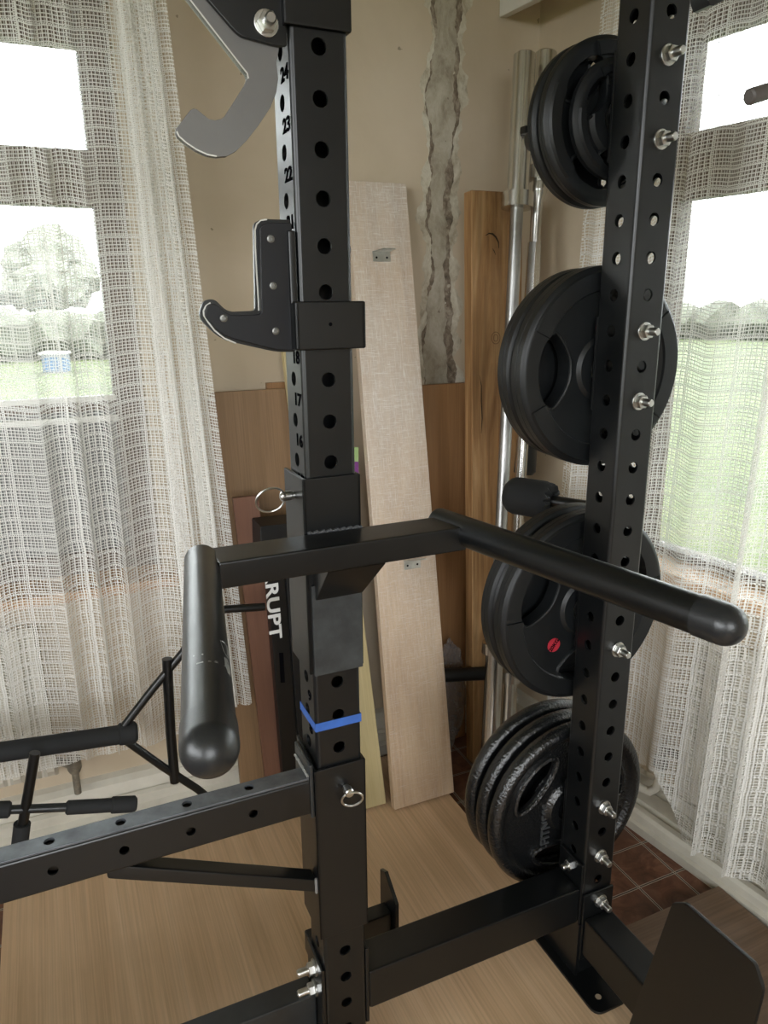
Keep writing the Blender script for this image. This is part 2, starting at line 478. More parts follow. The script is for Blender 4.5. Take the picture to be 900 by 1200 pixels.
# plaster repair where a pipe chase was filled, on the left wall right of the front post
prof = [(-60,506,541),(-20,507,540),(0,508,541),(20,509,538),(42,510,536),(70,506,536),(92,502,534),(110,499,533),(128,501,535),(145,503,535),(170,506,531),(190,505,529),(208,506,526),(225,506,525),(246,502,524),(259,501,529),(275,506,524),(292,505,523),(317,506,525),(341,503,524),(367,501,528),(390,499,525),(410,498,527),(432,497,529),(455,497,531),(480,497,531)]
def chase(off, grow_l, grow_r, jag, seed, bmp=None):
    bm = bm_new(); lay = None; rows = []
    fine = []
    for (y0, l0, r0), (y1, l1, r1) in zip(prof, prof[1:]):
        k = max(2, int((y1-y0)/1.5))
        for i in range(k):
            t = i/k; fine.append((y0+(y1-y0)*t, l0+(l1-l0)*t, r0+(r1-r0)*t))
    for y, l, r in fine:
        jl = jag*noise.noise(Vector((y*.045, seed+.3, .7)))*2.4 + .55*jag*noise.noise(Vector((y*.23, seed+.3, 5.1)))
        jr = jag*noise.noise(Vector((y*.045, seed+9.3, .7)))*2.4 + .55*jag*noise.noise(Vector((y*.23, seed+9.3, 5.1)))
        pa, pb = on_left(l-grow_l+jl, y, off), on_left(r+grow_r+jr, y, off)
        rows.append([bm.verts.new(pa.lerp(pb, k/6) + NL*(.0 if k in (0, 6) else .0012*noise.noise(Vector((y*.1, k, seed))))) for k in range(7)])
    for a, b in zip(rows, rows[1:]):
        for k in range(6): bm.faces.new((a[k], a[k+1], b[k+1], b[k]))
    ex = bmesh.ops.extrude_face_region(bm, geom=bm.faces[:])
    for e in ex['geom']:
        if isinstance(e, bmesh.types.BMVert): e.co -= NL*(off+.004)
    bmesh.ops.recalc_face_normals(bm, faces=bm.faces)
    return bm
def plaster(name, c1, c2, c3, sc_=14, bs=.6, bd=.006):
    m, nt, out = newmat(name); q = NT(nt)
    b = q.n('ShaderNodeBsdfPrincipled'); q.link(b.outputs[0], out.inputs[0])
    v = q.coord('Object', scale=(1, 1, .7)); n1 = q.noise(v, sc_, 7, .65, .8); n2 = q.noise(v, 90, 4, .7)
    k = q.math('ADD', q.math('MULTIPLY', n1, .75), q.math('MULTIPLY', n2, .25))
    q.link(q.ramp(k, [(.36, c1), (.5, c2), (.64, c3)]), b.inputs['Base Color']); b.inputs['Roughness'].default_value = .9
    q.link(q.bump(k, bs, bd), b.inputs['Normal']); return m
for nm, off, gl, gr, jag, sd, mat in (
    ('plaster_fringe', .0008, 8, 10, 4.5, 3, plaster('flaked paint edge', (.38, .32, .23), (.57, .52, .41), (.70, .66, .56), 30)),
    ('plaster_edge', .0016, 1.0, 2.2, 2.4, 11, plaster('broken plaster edge', (.11, .085, .06), (.24, .19, .14), (.46, .40, .31), 45, .8, .008)),
    ('plaster_fill', .0026, -1.2, -3.2, 2.6, 23, plaster('grey filler', (.27, .225, .165), (.42, .375, .29), (.52, .48, .39), 18))):
    o = obj(nm, chase(off, gl, gr, jag, sd), mat, wall_left)

# windows
def glass_mat():
    m, nt, out = newmat('window glass'); q = NT(nt)
    t = q.n('ShaderNodeBsdfTransparent'); g = q.n('ShaderNodeBsdfGlossy'); g.inputs['Roughness'].default_value = .02
    fr = q.n('ShaderNodeFresnel'); fr.inputs[0].default_value = 1.45
    mx = q.n('ShaderNodeMixShader'); q.link(fr.outputs[0], mx.inputs[0]); q.link(t.outputs[0], mx.inputs[1]); q.link(g.outputs[0], mx.inputs[2])
    t.inputs[0].default_value = (.93, .95, .94, 1)
    q.link(mx.outputs[0], out.inputs[0]); return m
GLASS = glass_mat()
def window(name, right, s0, s1, zs, post_s, o0=-.11, o1=-.06):
    """zs: list of (z0,z1) rails, post_s: list of (s0,s1) uprights"""
    root = None; bm = bm_new()
    for z0, z1 in zs: boxW(s0, s1, o0, o1, z0, z1, .003, bm, right)
    for a, b in post_s: boxW(a, b, o0+.001, o1+.004, zs[0][0]+.001, zs[-1][1]-.001, .003, bm, right)
    root = struct(name, bm, FRAME)
    g = boxW(s0+.01, s1-.01, -.09, -.086, zs[0][0]+.01, zs[-1][1]-.01, 0, None, right)
    obj('glass_pane', g, GLASS, root, False)
    return root
w1 = window('window_1', False, .99, 2.35, [(.60, .66), (.985, 1.012), (1.412, 1.52), (1.712, 1.80)], [(.99, 1.053), (1.66, 1.74), (2.28, 2.35)])
# white lower panel and sash rail of the left window
obj('lower_panel', boxW(1.05, 2.29, -.075, -.07, .655, .99, 0), princ('grey backing panel', (.17, .17, .165), .6), w1, False)
bm = boxW(1.05, 2.29, -.06, -.045, 1.008, 1.02, .001); boxW(1.05, 2.29, -.062, -.05, .962, .975, .001, bm); obj('sash_rail', bm, WPAINT, w1)
w2 = window('window_2', True, .37, 1.75, [(.62, .64), (1.42, 1.55), (1.727, 1.80)], [(.37, .40), (1.12, 1.19), (1.70, 1.75)])
struct('trim_1', boxW(.93, 2.42, -.11, .055, .585, .61, .004), SILLW)
struct('trim_2', boxW(.33, 1.85, -.11, .04, .60, .625, .004, None, True), SILLW)

# skirting: boxed plinth on the right, moulded board on the left
def skirt(s0, s1, right, D):
    """D: profile (off, z)"""
    fn = V if right else W
    bm = bm_new(); a = [bm.verts.new(fn(s0, o, z)) for o, z in D]; b = [bm.verts.new(fn(s1, o, z)) for o, z in D]
    for i in range(len(D)):
        j = (i+1) % len(D); bm.faces.new((a[i], a[j], b[j], b[i]))
    bm.faces.new(a[::-1]); bm.faces.new(b); bmesh.ops.recalc_face_normals(bm, faces=bm.faces); return bm
struct('baseboard_right', skirt(.0, 3.6, True, [(0,0),(.115,0),(.115,.020),(.106,.024),(.103,.040),(.097,.048),(.082,.048),(.078,.036),(.070,.036),(.066,.050),(.024,.052),(.022,.046),(.016,.046),(.014,.078),(0,.082)]), PAINT)
struct('baseboard_left', skirt(.0, 2.75, False, [(0,0),(.062,0),(.062,.03),(.050,.038),(.050,.062),(.040,.068),(.036,.062),(.030,.095),(.016,.105),(0,.11)]), PAINT)
# white pelmet board high by the corner
d0 = on_left(593, 24, .0)
s_p = (CN-d0).dot(WL)
bm = box(W(s_p, .001, 1.853), WR*2.0, -WL*.02, .12*Z, .002); struct('trim_3', bm, WPAINT)

# ================================================================ OUTSIDE THINGS
LEAF1 = princ('haze-tinted leaves', (.13, .14, .105), .8, var=.5, vscale=3)  # distance haze mixed into the leaf colour
LEAF2 = princ('dark leaves', (.06, .066, .045), .8, var=.5, vscale=2)
BARK = princ('bark', (.12, .09, .07), .9, var=.4)
def blob(c, r, sq=(1,1,1), seed=0, amp=.35, sub=3, bm=None):
    b2 = bm_new(); bmesh.ops.create_icosphere(b2, subdivisions=sub, radius=1)
    for v in b2.verts:
        n = v.co.normalized(); k = 1 + amp*noise.fractal(n*2.2 + Vector((seed, 0, 0)), .8, 2.2, 4)
        v.co = c + Vector((n.x*sq[0], n.y*sq[1], n.z*sq[2]))*r*k
    if bm is None: return b2
    return join(bm, b2)
def tree(x, y, h, label, mat, seed):
    t = thing('tree', label, 'tree', (x, y, -.42)); base = Vector((x, y, -.42))
    pts = [base + Vector((.15*math.sin(seed+i), .1*math.cos(seed*2+i), h*.13*i)) for i in range(5)]
    obj('trunk', path_tube(pts, [.22, .18, .16, .12, .08], 8), BARK, t)
    bm = blob(base + Z*h*.62, h*.28, (1.1, 1.0, 1.15), seed, .5)
    rnd = random.Random(seed)
    for k in range(7):
        an = k*PI*2/7; blob(base + Vector((math.cos(an)*h*.22, math.sin(an)*h*.22, h*(.5+.3*rnd.random()))), h*.16, (1, 1, 1), seed+k, .6, 2, bm)
    obj('crown', bm, mat, t)
dl = (CN - EYE); dl.z = 0
for x_, y_, h_, sd_, lb_ in ((-12.2, 29, 4.4, 3, 'tallest hazy tree beyond the left window, near the middle of its lower pane'),
        (-16.5, 30, 3.6, 8, 'leftmost rounded tree beyond the left window, cut by the picture edge'),
        (-9.4, 31, 3.2, 5, 'small tree beyond the left window, just left of its right frame'),
        (-14.6, 33, 4.0, 12, 'tree standing back between the tallest and the leftmost beyond the left window')):
    tree(x_, y_, h_, lb_, LEAF1, sd_)
def hedge(name, P, Q, h, label, mat, seed):
    bm = bm_new(); n = int((Q-P).length/1.6)
    for i in range(n):
        c = P.lerp(Q, (i+.5)/n); blob(c + Z*h*.42, h*.62, (1.5, 1.2, .95), seed+i, .4, 2, bm)
    return tag(obj(name, bm, mat), label, 'hedge')
hedge('hedge', Vector((10, 33, -.42)), Vector((34, 20, -.42)), 1.5, 'long grey-green hedge across the far side of the field, beyond the right window', LEAF2, 40)
hedge('hedge', Vector((-20, 20, -.42)), Vector((-4, 25, -.42)), 1.45, 'hedge at the foot of the trees beyond the left window', LEAF2, 90)
# small blue shed seen beyond the left window
c = Vector((-8.0, 18.6, -.42))
t = thing('shed', 'small blue shed in front of the hedge beyond the left window', 'shed', c)
obj('wall', box(c + Vector((-.3, -.2, 0)), Vector((.55, .1, 0)), Vector((-.08, .45, 0)), .42*Z, .01), princ('blue paint', (.05, .09, .15), .6), t)
obj('roof', box(c + Vector((-.35, -.27, .42)), Vector((.65, .12, 0)), Vector((-.1, .55, 0)), .06*Z, .01), princ('shed felt', (.3, .3, .3), .8), t)

# ================================================================ CURTAINS
def net_mat():
    m, nt, out = newmat('open weave net'); q = NT(nt)
    tc = q.n('ShaderNodeTexCoord'); sx = q.n('ShaderNodeSeparateXYZ'); q.link(tc.outputs['UV'], sx.inputs[0])
    wob = q.noise(q.coord('UV'), 18, 2, .5)
    u = q.math('ADD', sx.outputs[0], q.math('MULTIPLY', wob, .004)); v = q.math('ADD', sx.outputs[1], q.math('MULTIPLY', wob, .004))
    def thr(x, per, w, ph=0): return q.math('LESS_THAN', q.math('FRACT', q.math('ADD', q.math('DIVIDE', x, per), ph)), w)
    parts = [thr(u, .0080, .25), thr(u, .0080, .10, .55), thr(u, .048, .09, .3),
             thr(v, .0064, .29), thr(v, .032, .15, .2)]
    k = parts[0]
    for p in parts[1:]: k = q.math('MAXIMUM', k, p)
    # the dense bands keep pinholes
    pin = q.math('MULTIPLY', thr(u, .0034, .45), thr(v, .0036, .45))
    dense = q.math('MAXIMUM', parts[2], parts[4])
    k = q.math('SUBTRACT', k, q.math('MULTIPLY', q.math('MULTIPLY', dense, pin), .75), True)
    fuzz = q.noise(q.coord('UV', scale=(1, .25, 1)), 900, 2, .5)
    k = q.math('MULTIPLY', k, q.math('ADD', .62, q.math('MULTIPLY', fuzz, .5)), True)
    d = q.n('ShaderNodeBsdfDiffuse'); tr = q.n('ShaderNodeBsdfTranslucent'); tp = q.n('ShaderNodeBsdfTransparent')
    d.inputs[0].default_value = (.88, .87, .83, 1); tr.inputs[0].default_value = (.86, .85, .81, 1)
    m1 = q.n('ShaderNodeMixShader'); m1.inputs[0].default_value = .16; q.link(d.outputs[0], m1.inputs[1]); q.link(tr.outputs[0], m1.inputs[2])
    m2 = q.n('ShaderNodeMixShader'); q.link(k, m2.inputs[0]); q.link(tp.outputs[0], m2.inputs[1]); q.link(m1.outputs[0], m2.inputs[2])
    q.link(m2.outputs[0], out.inputs[0]); return m
NET = net_mat()
HEM = None
def curtain(fn, top, bot, ztop, hemf, off, amp, folds, full, nu, nz, seed, lat=.0, amp_top=.35):
    """top/bot = (s0, s1) at ztop and at the hem; folds = number of pleats"""
    bm = bm_new(); lay = bm.loops.layers.uv.verify(); rnd = random.Random(seed)
    ph = [rnd.random()*6.28 for _ in range(8)]; grid = []; us = []
    width = (abs(top[1]-top[0]) + abs(bot[1]-bot[0]))/2*full
    for j in range(nz+1):
        w = j/nz; row = []
        for i in range(nu+1):
            t = i/nu
            s0 = top[0] + (bot[0]-top[0])*w; s1 = top[1] + (bot[1]-top[1])*w
            tt = t + .25/folds*math.sin(2*PI*t*folds*.37 + ph[0]) * (1 if 0 < t < 1 else 0)
            P = 2*PI*folds*tt + ph[1] + .6*math.sin(w*2.2 + ph[2] + t*7)
            a = amp*(amp_top + (1-amp_top)*w)*(.65 + .45*math.sin(t*13 + ph[3]))
            s = s0 + (s1-s0)*t + lat*(amp_top + (1-amp_top)*w)*math.sin(P*1.0 + 1.5)
            o = off + a*math.sin(P) + .25*a*math.sin(2.3*P + ph[4])
            zh = hemf(s) + .008*math.sin(P)
            z = ztop + (zh-ztop)*w
            row.append((bm.verts.new(fn(s, o, z)), t*width, z + .004*math.sin(P)))
        grid.append(row)
    for j in range(nz):
        for i in range(nu):
            q = (grid[j][i], grid[j][i+1], grid[j+1][i+1], grid[j+1][i])
            f = bm.faces.new([x[0] for x in q])
            for l, x in zip(f.loops, q): l[lay].uv = (x[1], x[2])
    return bm
c1 = obj('net_curtain', curtain(W, (.94, 2.45), (.945, 2.45), 2.2, lambda s: .225, .105, .022, 17, 1.25, 500, 60, 4, .012, .25), NET)
tag(c1, 'wide white net curtain hanging over the left window and its radiator', 'curtain')
def s_of(x, y, off):
    P = on_left(x, y, off); return (CN - P).dot(WL), P.z
def edge_line(p, q, off, zt_, zb_):
    (s0, z0), (s1, z1) = s_of(*p, off), s_of(*q, off); k = (s1-s0)/(z1-z0); return s0 + k*(zt_-z0), s0 + k*(zb_-z0)
ra, rb_ = edge_line((195, 0), (292, 800), .15, 2.2, .30); la, lb = edge_line((138, 0), (212, 660), .15, 2.2, .30)
c2 = obj('net_curtain', curtain(W, (ra+.012, la), (rb_+.012, lb), 2.2, lambda s: .30, .15, .018, 4, 3.2, 260, 60, 9, .014, .8), NET)
tag(c2, 'narrow gathered net curtain between the left window and the bare beige wall', 'curtain')
c3 = obj('net_curtain', curtain(V, (.345, 1.95), (.275, 1.95), 2.2, lambda s: .078 + .125*max(0, min(1, (.71-s)/.07)), .135, .026, 16, 1.25, 600, 60, 21, .017, .45), NET)
tag(c3, 'long white net curtain over the right window, hanging behind the rear upright', 'curtain')

# radiators
def radiator(name, label, right, s0, s1, z0, z1, o0=.02):
    fn = V if right else W; base = fn((s0+s1)/2, o0, 0); base.z = z0
    t = thing(name, label, 'radiator', base)
    bm = bm_new(); n = int((s1-s0)/.034); st = (s1-s0)/n; pts = []
    for i in range(n):
        a = s0+i*st
        pts += [(a, o0+.030), (a+.2*st, o0+.045), (a+.65*st, o0+.045), (a+.85*st, o0+.030)]
    pts.append((s1, o0+.03))
    rows = []
    for z, k in ((z0, .0), (z0+.02, 1), (z1-.02, 1), (z1, 0)):
        rows.append([bm.verts.new(fn(s, (o0+.03) + (o-o0-.03)*k, z)) for s, o in pts])
    for a, b in zip(rows, rows[1:]):
        for i in range(len(pts)-1): bm.faces.new((a[i], a[i+1], b[i+1], b[i]))
    bmesh.ops.recalc_face_normals(bm, faces=bm.faces)
    obj('front_panel', bm, PAINT, t)
    obj('back_panel', boxW(s0, s1, o0, o0+.029, z0, z1, .004, None, right), PAINT, t)
    return t
rt = radiator('radiator', 'cream fluted radiator under the left window, partly behind the net curtain', False, 1.27, 2.25, .17, .54)
# valve and tail pipe at its right end
vb = W(1.235, .055, .0)
obj('valve', lathe(vb + Z*.17, Z, [(0, .012), (.01, .016), (.035, .016), (.04, .012), (.055, .012), (.056, .020), (.10, .019), (.105, .014)], 16), BRASS, rt)
obj('pipe', path_tube([vb + Z*.112, vb + Z*.15, vb + Z*.18], .008), BRASS, rt)
obj('pipe', rod(vb + Z*.185, W(1.275, .035, .20), .009), BRASS, rt)
rr = radiator('radiator', 'cream radiator behind the net curtain under the right window', True, .64, 1.9, .11, .52)
pb = V(.592, .06, 0)
obj('pipe', path_tube([V(.592, .06, .175), V(.592, .06, .13), V(.588, .06, .105), V(.572, .062, .085), V(.548, .066, .082), V(.50, .07, .088), V(.46, .07, .09)], .0105, 14), PAINT, rr)
obj('valve', lathe(V(.592, .06, .16), Z, [(0, .013), (.004, .016), (.03, .016), (.034, .011), (.06, .011)], 6), BRASS, rr)
obj('pipe', rod(V(.592, .06, .21), V(.645, .04, .21), .009), BRASS, rr)

# ================================================================ FLOOR BOARDS
bm = box(R(-1.003, -1.9, .0005), 1.013*A, 2.64*B, (BT-.0005)*Z, .001); uv_box(bm, B, A)
plymat = wood('laminate board', (.52, .345, .20), (.66, .455, .28), (.74, .54, .36), (1.2, 26, 26), .42, streak=.5, smudge=.3)
tag(obj('floor_board', bm, plymat), 'large pale wood-effect board on the tiles, under the black rack', 'board')
bm = box(R(.043, -1.5, .0005), .337*A, 1.518*B, (BT-.0005)*Z, .001); uv_box(bm, A, B)
tag(obj('floor_board', bm, wood('brown board', (.16, .10, .065), (.22, .145, .095), (.28, .19, .13), (2, 26, 26), .28, streak=.6, smudge=.8)), 'darker brown board on the tiles beside the right skirting', 'board')

# ================================================================ RACK
Hh = .0328
rack = thing('power_rack', 'black steel power rack with two drilled uprights joined by a low crossmember', 'exercise rack', FP + BT*Z)
z0R, z0L = zz(.3533), zz(.2591)
up1 = obj('upright', holey(FP, Z, A, B, Hh, Hh, BT+.006, 2.25, .05, z0L, {'+u', '-u', '+v', '-v'}), BLACK, rack)
up2 = obj('upright', holey(RP, Z, A, B, Hh, Hh, BT+.006, 2.25, .05, z0R, {'+u', '-u', '+v', '-v'}), BLACK, rack)
# digits on the front upright, facing away from the rear one
Mx = -B; Mn = -A
for k in range(8, 27):
    zc = z0L - .05*(24-k) - .0245
    M = basis(-B, Z, -A, L(-Hh-.0003, -.0125, zc))
    obj('number', text_bm(str(k), .0205, M @ Matrix.Scale(1.35, 4, (1, 0, 0)), .0003, .0006), NUMBER, up1, False)
# blue tape round it
zt = zz(-.553)
h2_ = Hh+.0006; bm = boxL(-h2_, h2_, -h2_, -Hh+.0001, zt-.0062, zt+.0062, 0); boxL(-h2_, h2_, Hh-.0001, h2_, zt-.0062, zt+.0062, 0, L, bm)
boxL(-h2_, -Hh+.0001, -Hh, Hh, zt-.0062, zt+.0062, 0, L, bm); boxL(Hh-.0001, h2_, -Hh, Hh, zt-.0062, zt+.0062, 0, L, bm)
obj('tape', bm, BLUE, rack, label='strip of blue tape wrapped round the front upright')
# crossmember between the uprights, with end flanges
cm = obj('crossmember', boxL(Hh+.006, .4832-Hh-.006, -.031, .031, zz(-1.077), zz(-1.003), .005), BLACK, rack)
for a0 in (Hh, .4832-Hh-.006):
    obj('flange', boxL(a0, a0+.006, -.032, .032, zz(-1.10), zz(-.955), .002), BLACK, cm)
# short front foot and rear cross tube
ff = obj('front_foot', boxL(-.55, -Hh-.006, -.004, .036, zz(-1.12), zz(-1.036), .005), SCUFF, rack)
obj('flange', boxL(-Hh-.006, -Hh, -.032, .036, zz(-1.14), zz(-.965), .002), BLACK, ff)
rb = obj('rear_cross_tube', boxL(-.031, .029, -1.15, -Hh-.006, zz(-1.145), zz(-1.066), .005, R), BLACK, rack)
obj('flange', boxL(-.033, .033, -Hh-.006, -Hh, zz(-1.16), zz(-1.018), .0025, R), BLACK, rb)
# foot brackets bolted under the uprights
for P in (L, R):
    pts = smooth_poly([(-.033, -.115), (.045, -.115), (.045, .115), (-.033, .115)], .02)
    fb = obj('foot_bracket', prism([P(p.x-.022, p.y, BT) for p in pts], .006*Z, .0015), BLACK, rack)
    bm = prism([P(-.0385, -.036, BT+.006), P(-.0385, -.036, zz(-1.08)), P(-.0385, .05, zz(-1.08)), P(-.0385, .10, BT+.006)], .005*A)
    obj('foot_gusset', bm, BLACK, fb)
    if P is R:
        obj('slot', lathe(P(-.028, -.088, BT+.0061), Z, [(0, .0055), (.0004, .0055)], 16), princ('slot board', (.30, .23, .16), .7), fb)
# footplate at the outer end of the rear cross tube
ppts = smooth_poly([(-.235, -.856), (-.257, -.837), (-.374, -.832), (-.391, -.858), (-.384, -.96), (-.384, -1.185), (-.172, -1.185), (-.186, -1.11)], [.004, .004, .004, .008, .01, .01, .01, .01])
obj('end_plate', prism([R(-.044, p.x, zz(p.y)) for p in ppts], .006*A, .0008), BLACK, rack)
# stub with a plate behind the front upright
bm = boxL(Hh, .131, .085, .115, zz(-1.07), zz(-1.03), .003); st = obj('stub_tube', bm, BLACK, rack)
obj('end_plate', prism([L(.131, .07, zz(-1.095)), L(.131, .135, zz(-1.095)), L(.131, .135, zz(-.978)), L(.131, .115, zz(-.968)), L(.131, .07, zz(-1.0))], .007*A, .001), BLACK, st)
obj('stub_tube', boxL(-.02, Hh+.01, .0328, .115, zz(-1.07), zz(-1.03), .003), BLACK, rack)

# bolts: stud with washer and nut
def bolt_meshes(P, d, out=.026, r=.0058):
    """P on the surface, d outward"""
    s = lathe(P, d, [(0, r), (out-.002, r), (out, r-.0012)], 16)
    for k in range(int(out/.0016)):
        pass
    w = lathe(P, d, [(0, .0128), (.0018, .0128), (.0022, .0122)], 24)
    n = lathe(P, d, [(.0022, .0094), (.003, .0102), (.0105, .0102), (.0113, .0092)], 6)
    return s, w, n
def bolt(P, d, parent, out=.026, mat=ZINC, r=.0058):
    s, w, n = bolt_meshes(P, d, out, r)
    o = obj('bolt', s, mat, parent); obj('washer', w, mat, o); obj('nut', n, mat, o); return o
def bolt_from(src, parent, delta):
    c = src.copy(); COL.objects.link(c); c.parent = parent; c.location = src.location + delta
    for ch in src.children:
        d = ch.copy(); COL.objects.link(d); d.parent = c; d.location = ch.location
    return c
zb = lambda n: z0R - .05*n
b0 = bolt(R(0, -Hh, zb(1)), -B, rack)
for n in (3, 8, 10, 16, 18, 24, 26): bolt_from(b0, rack, Vector((0, 0, zb(n)-zb(1))))
bolt_from(b0, rack, R(.004, -Hh-.006, zz(-1.04)) - R(0, -Hh, zb(1)))
bl = bolt(R(-Hh-.0, .0, zz(-.978)), -A, rack, .022)
b2 = bolt(L(-Hh-.006, .0, zz(-.988)), -A, rack, .028)
bolt_from(b2, rack, L(0, .004, zz(-1.020)-zz(-.988)) - L(0, 0, 0) + Vector((0, 0, -.012)))

# weight pegs through the rear upright
ZS = [zb(2), zb(9), zb(17), zb(25)]
for z in ZS:
    pg = obj('weight_peg', rod(R(0, Hh+.006, z), R(0, .27, z), .0165, 24), BLACK, rack)
    obj('peg_flange', boxL(-.03, .03, Hh, Hh+.006, z-.07, z+.07, .002, R), BLACK, pg)

# ================================================================ WEIGHT PLATES
def boolean(bm, cutters):
    me = bpy.data.meshes.new('a'); bm.to_mesh(me); bm.free(); o = bpy.data.objects.new('a', me); COL.objects.link(o); obs = [o]
    for c in cutters:
        m2 = bpy.data.meshes.new('b'); c.to_mesh(m2); c.free(); q = bpy.data.objects.new('b', m2); COL.objects.link(q); obs.append(q)
        md = o.modifiers.new('x', 'BOOLEAN'); md.operation = 'DIFFERENCE'; md.solver = 'EXACT'; md.object = q
    bpy.context.view_layer.update()
    r = bpy.data.meshes.new_from_object(o.evaluated_get(bpy.context.evaluated_depsgraph_get()))
    out = bm_new(); out.from_mesh(r); bpy.data.meshes.remove(r)
    for q in obs:
        m_ = q.data; bpy.data.objects.remove(q); bpy.data.meshes.remove(m_)
    return out
# plate-local frame: disc axis = +Y (away from camera side), front face at y=0, face plane X (=A) / Z
def loft_hole(rc, ang, wr, wt, n=28):
    """outline (x,z) of a kidney grip hole centred at radius rc, half width wr radially, wt tangentially"""
    out = []
    for i in range(n):
        t = 2*PI*i/n; k = (abs(math.cos(t))**2.6 + abs(math.sin(t))**2.6)**(-1/2.6)
        dr = wr*math.cos(t)*k; dt = wt*math.sin(t)*k
        r_ = rc + dr; an = ang + dt/rc*.85*(1+ .25*dr/wr)
        out.append((r_*math.cos(an), r_*math.sin(an)))
    return out
def ring_tube(pts, r, n=8):
    return path_tube([Vector((x, 0, z)) for x, z in pts], r, n, closed=True)
def build_plate(name, label, group, R_, T, ang, center, iron=False, hole=(.62, .19, .36), nseg=3, mat=None, extras=None):
    """center = world point of the front-face centre"""
    mat = mat or (IRON if iron else RUBBER)
    d = Vector((0, 1, 0)); O = Vector((0, 0, 0))
    if iron:
        pr = [(T*.35, .0255), (.004, .0255), (.0, .030), (.0, .046), (.006, .052), (T*.33, .058), (T*.33, R_-.034)]
        cx = R_ - T/2
        for k in range(21):
            ph_ = math.radians(-60 + 300*k/20); pr.append((T/2 - T/2*math.cos(ph_), cx + T/2*math.sin(ph_)))
        pr += [(T*.66, R_-.034), (T*.66, .058), (T-.004, .052), (T, .046), (T, .0255), (T*.35, .0255)]
    else:
        rec = .0045
        pr = [(.002, .0255), (0, .028), (0, .046), (rec, .052), (rec, R_*.70), (.001, R_*.745), (.0, R_-.010), (.002, R_-.004), (.006, R_),
              (T*.48, R_), (T*.5, R_-.0018), (T*.52, R_), (T-.006, R_), (T-.002, R_-.004), (T, R_-.010), (T-.001, R_*.745), (T-rec, R_*.70), (T-rec, .052), (T, .046), (T, .028), (T-.002, .0255), (.002, .0255)]
    bm = lathe(O, d, pr, 96, None, False)
    bmesh.ops.remove_doubles(bm, verts=bm.verts, dist=1e-6); bmesh.ops.recalc_face_normals(bm, faces=bm.faces)
    cut = []; lips = []
    for k in range(3):
        a_ = ang + 2*PI*k/3; o_ = loft_hole(R_*hole[0], a_, R_*hole[1], R_*hole[2])
        cut.append(prism([Vector((x, -.02, z)) for x, z in o_], Vector((0, T+.04, 0))))
        o2 = loft_hole(R_*hole[0], a_, R_*hole[1]+.003, R_*hole[2]+.003)
        y = T*.33 if iron else .0045
        lp = path_tube([Vector((x, y, z)) for x, z in o2], .0055 if iron else .003, 8, closed=True); lips.append(lp)
    bm = boolean(bm, cut)
    M = basis(A, B, Z, center)               # local x->A, y->B, z->Z
    bm.transform(M)
    root = thing(name, label, 'weight plate', center - Z*R_, group)
    disc = obj('disc', bm, mat, root)
    for lp in lips: lp.transform(M); obj('grip_lip', lp, mat, root)
    if not iron:
        # raised rim segments on the front
        for k in range(nseg):
            a0 = ang + PI/3 + 2*PI*k/nseg - .62; a1 = a0 + 1.24; sg = bm_new(); m_ = 24; ring = []
            for i in range(m_+1):
                an = a0 + (a1-a0)*i/m_; c_, s_ = math.cos(an), math.sin(an)
                ring.append([sg.verts.new(Vector((r_*c_, y_, r_*s_))) for r_, y_ in ((R_*.76, .001), (R_*.775, -.0022), (R_-.009, -.0022), (R_-.006, .001))])
            for p, q_ in zip(ring, ring[1:]):
                for j in range(3): sg.faces.new((p[j], p[j+1], q_[j+1], q_[j]))
            sg.faces.new(ring[0]); sg.faces.new(ring[-1][::-1]); bmesh.ops.recalc_face_normals(sg, faces=sg.faces)
            sg.transform(M); obj('rim_segment', sg, mat, root)
    obj('bore_sleeve', lathe(center + B*.0008, B, [(0, .0252), (T-.0016, .0252), (T-.0016, .0205), (0, .0205), (0, .0252)], 32, None, False), ZINC if not iron else IRON, root)
    return root
# stack 1 (top): two plates and a small one in front
zc = ZS[0]
build_plate('weight_plate', 'small black weight plate nested in front on the topmost peg', 'black plates on the topmost peg', .080, .020, 2.6, R(0, .050, zc-.009), mat=RUBBERD, nseg=3)
build_plate('weight_plate', 'front one of the two larger black plates on the topmost peg', 'black plates on the topmost peg', .113, 0.024, 2.3, R(0, .072, zc-.009))
build_plate('weight_plate', 'rearmost black plate on the topmost peg, nearest the wall', 'black plates on the topmost peg', .113, .022, 3.35, R(0, .100, zc-.009))
# stack 2
zc = ZS[1]
p = build_plate('weight_plate', 'large black tri-grip plate, front one on the second peg down', 'black plates on the second peg down', .153, .036, PI, R(0, .045, zc-.009))
q_ = build_plate('weight_plate', 'large black plate behind the front one on the second peg down', 'black plates on the second peg down', .151, .036, PI-1.0, R(0, .0845, zc-.009))
def label_disc(root, x, z, r, txt, base, mat=RED, rot=0):
    o = obj('label_disc', lathe(base + x*A + z*Z - .0012*B, B, [(0, r), (.0011, r)], 32), mat, root, label='small red label')
    if txt:
        ux = A*math.cos(rot) + Z*math.sin(rot); uy = -A*math.sin(rot) + Z*math.cos(rot)
        obj('lettering', text_bm(txt, r*.82, basis(ux, uy, -B, base + x*A + z*Z - .0016*B), .0002, .0003), NUMBER, o, False)
label_disc(p, -.012, .062, .0085, None, R(0, .0495, zc-.009), princ('dull red dot', (.10, .012, .016), .5))
# stack 3
zc = ZS[2]
p3 = build_plate('weight_plate', 'large black plate with red 20KG label, front one on the third peg down', 'black plates on the third peg down', .168, .032, 2.72, R(0, .048, zc-.009))
label_disc(p3, -.062, -.058, .0125, '20KG', R(0, .0520, zc-.009), RED, .9)
build_plate('weight_plate', 'large black plate behind the red-labelled one on the third peg down', 'black plates on the third peg down', .168, .033, 1.75, R(0, .088, zc-.009))
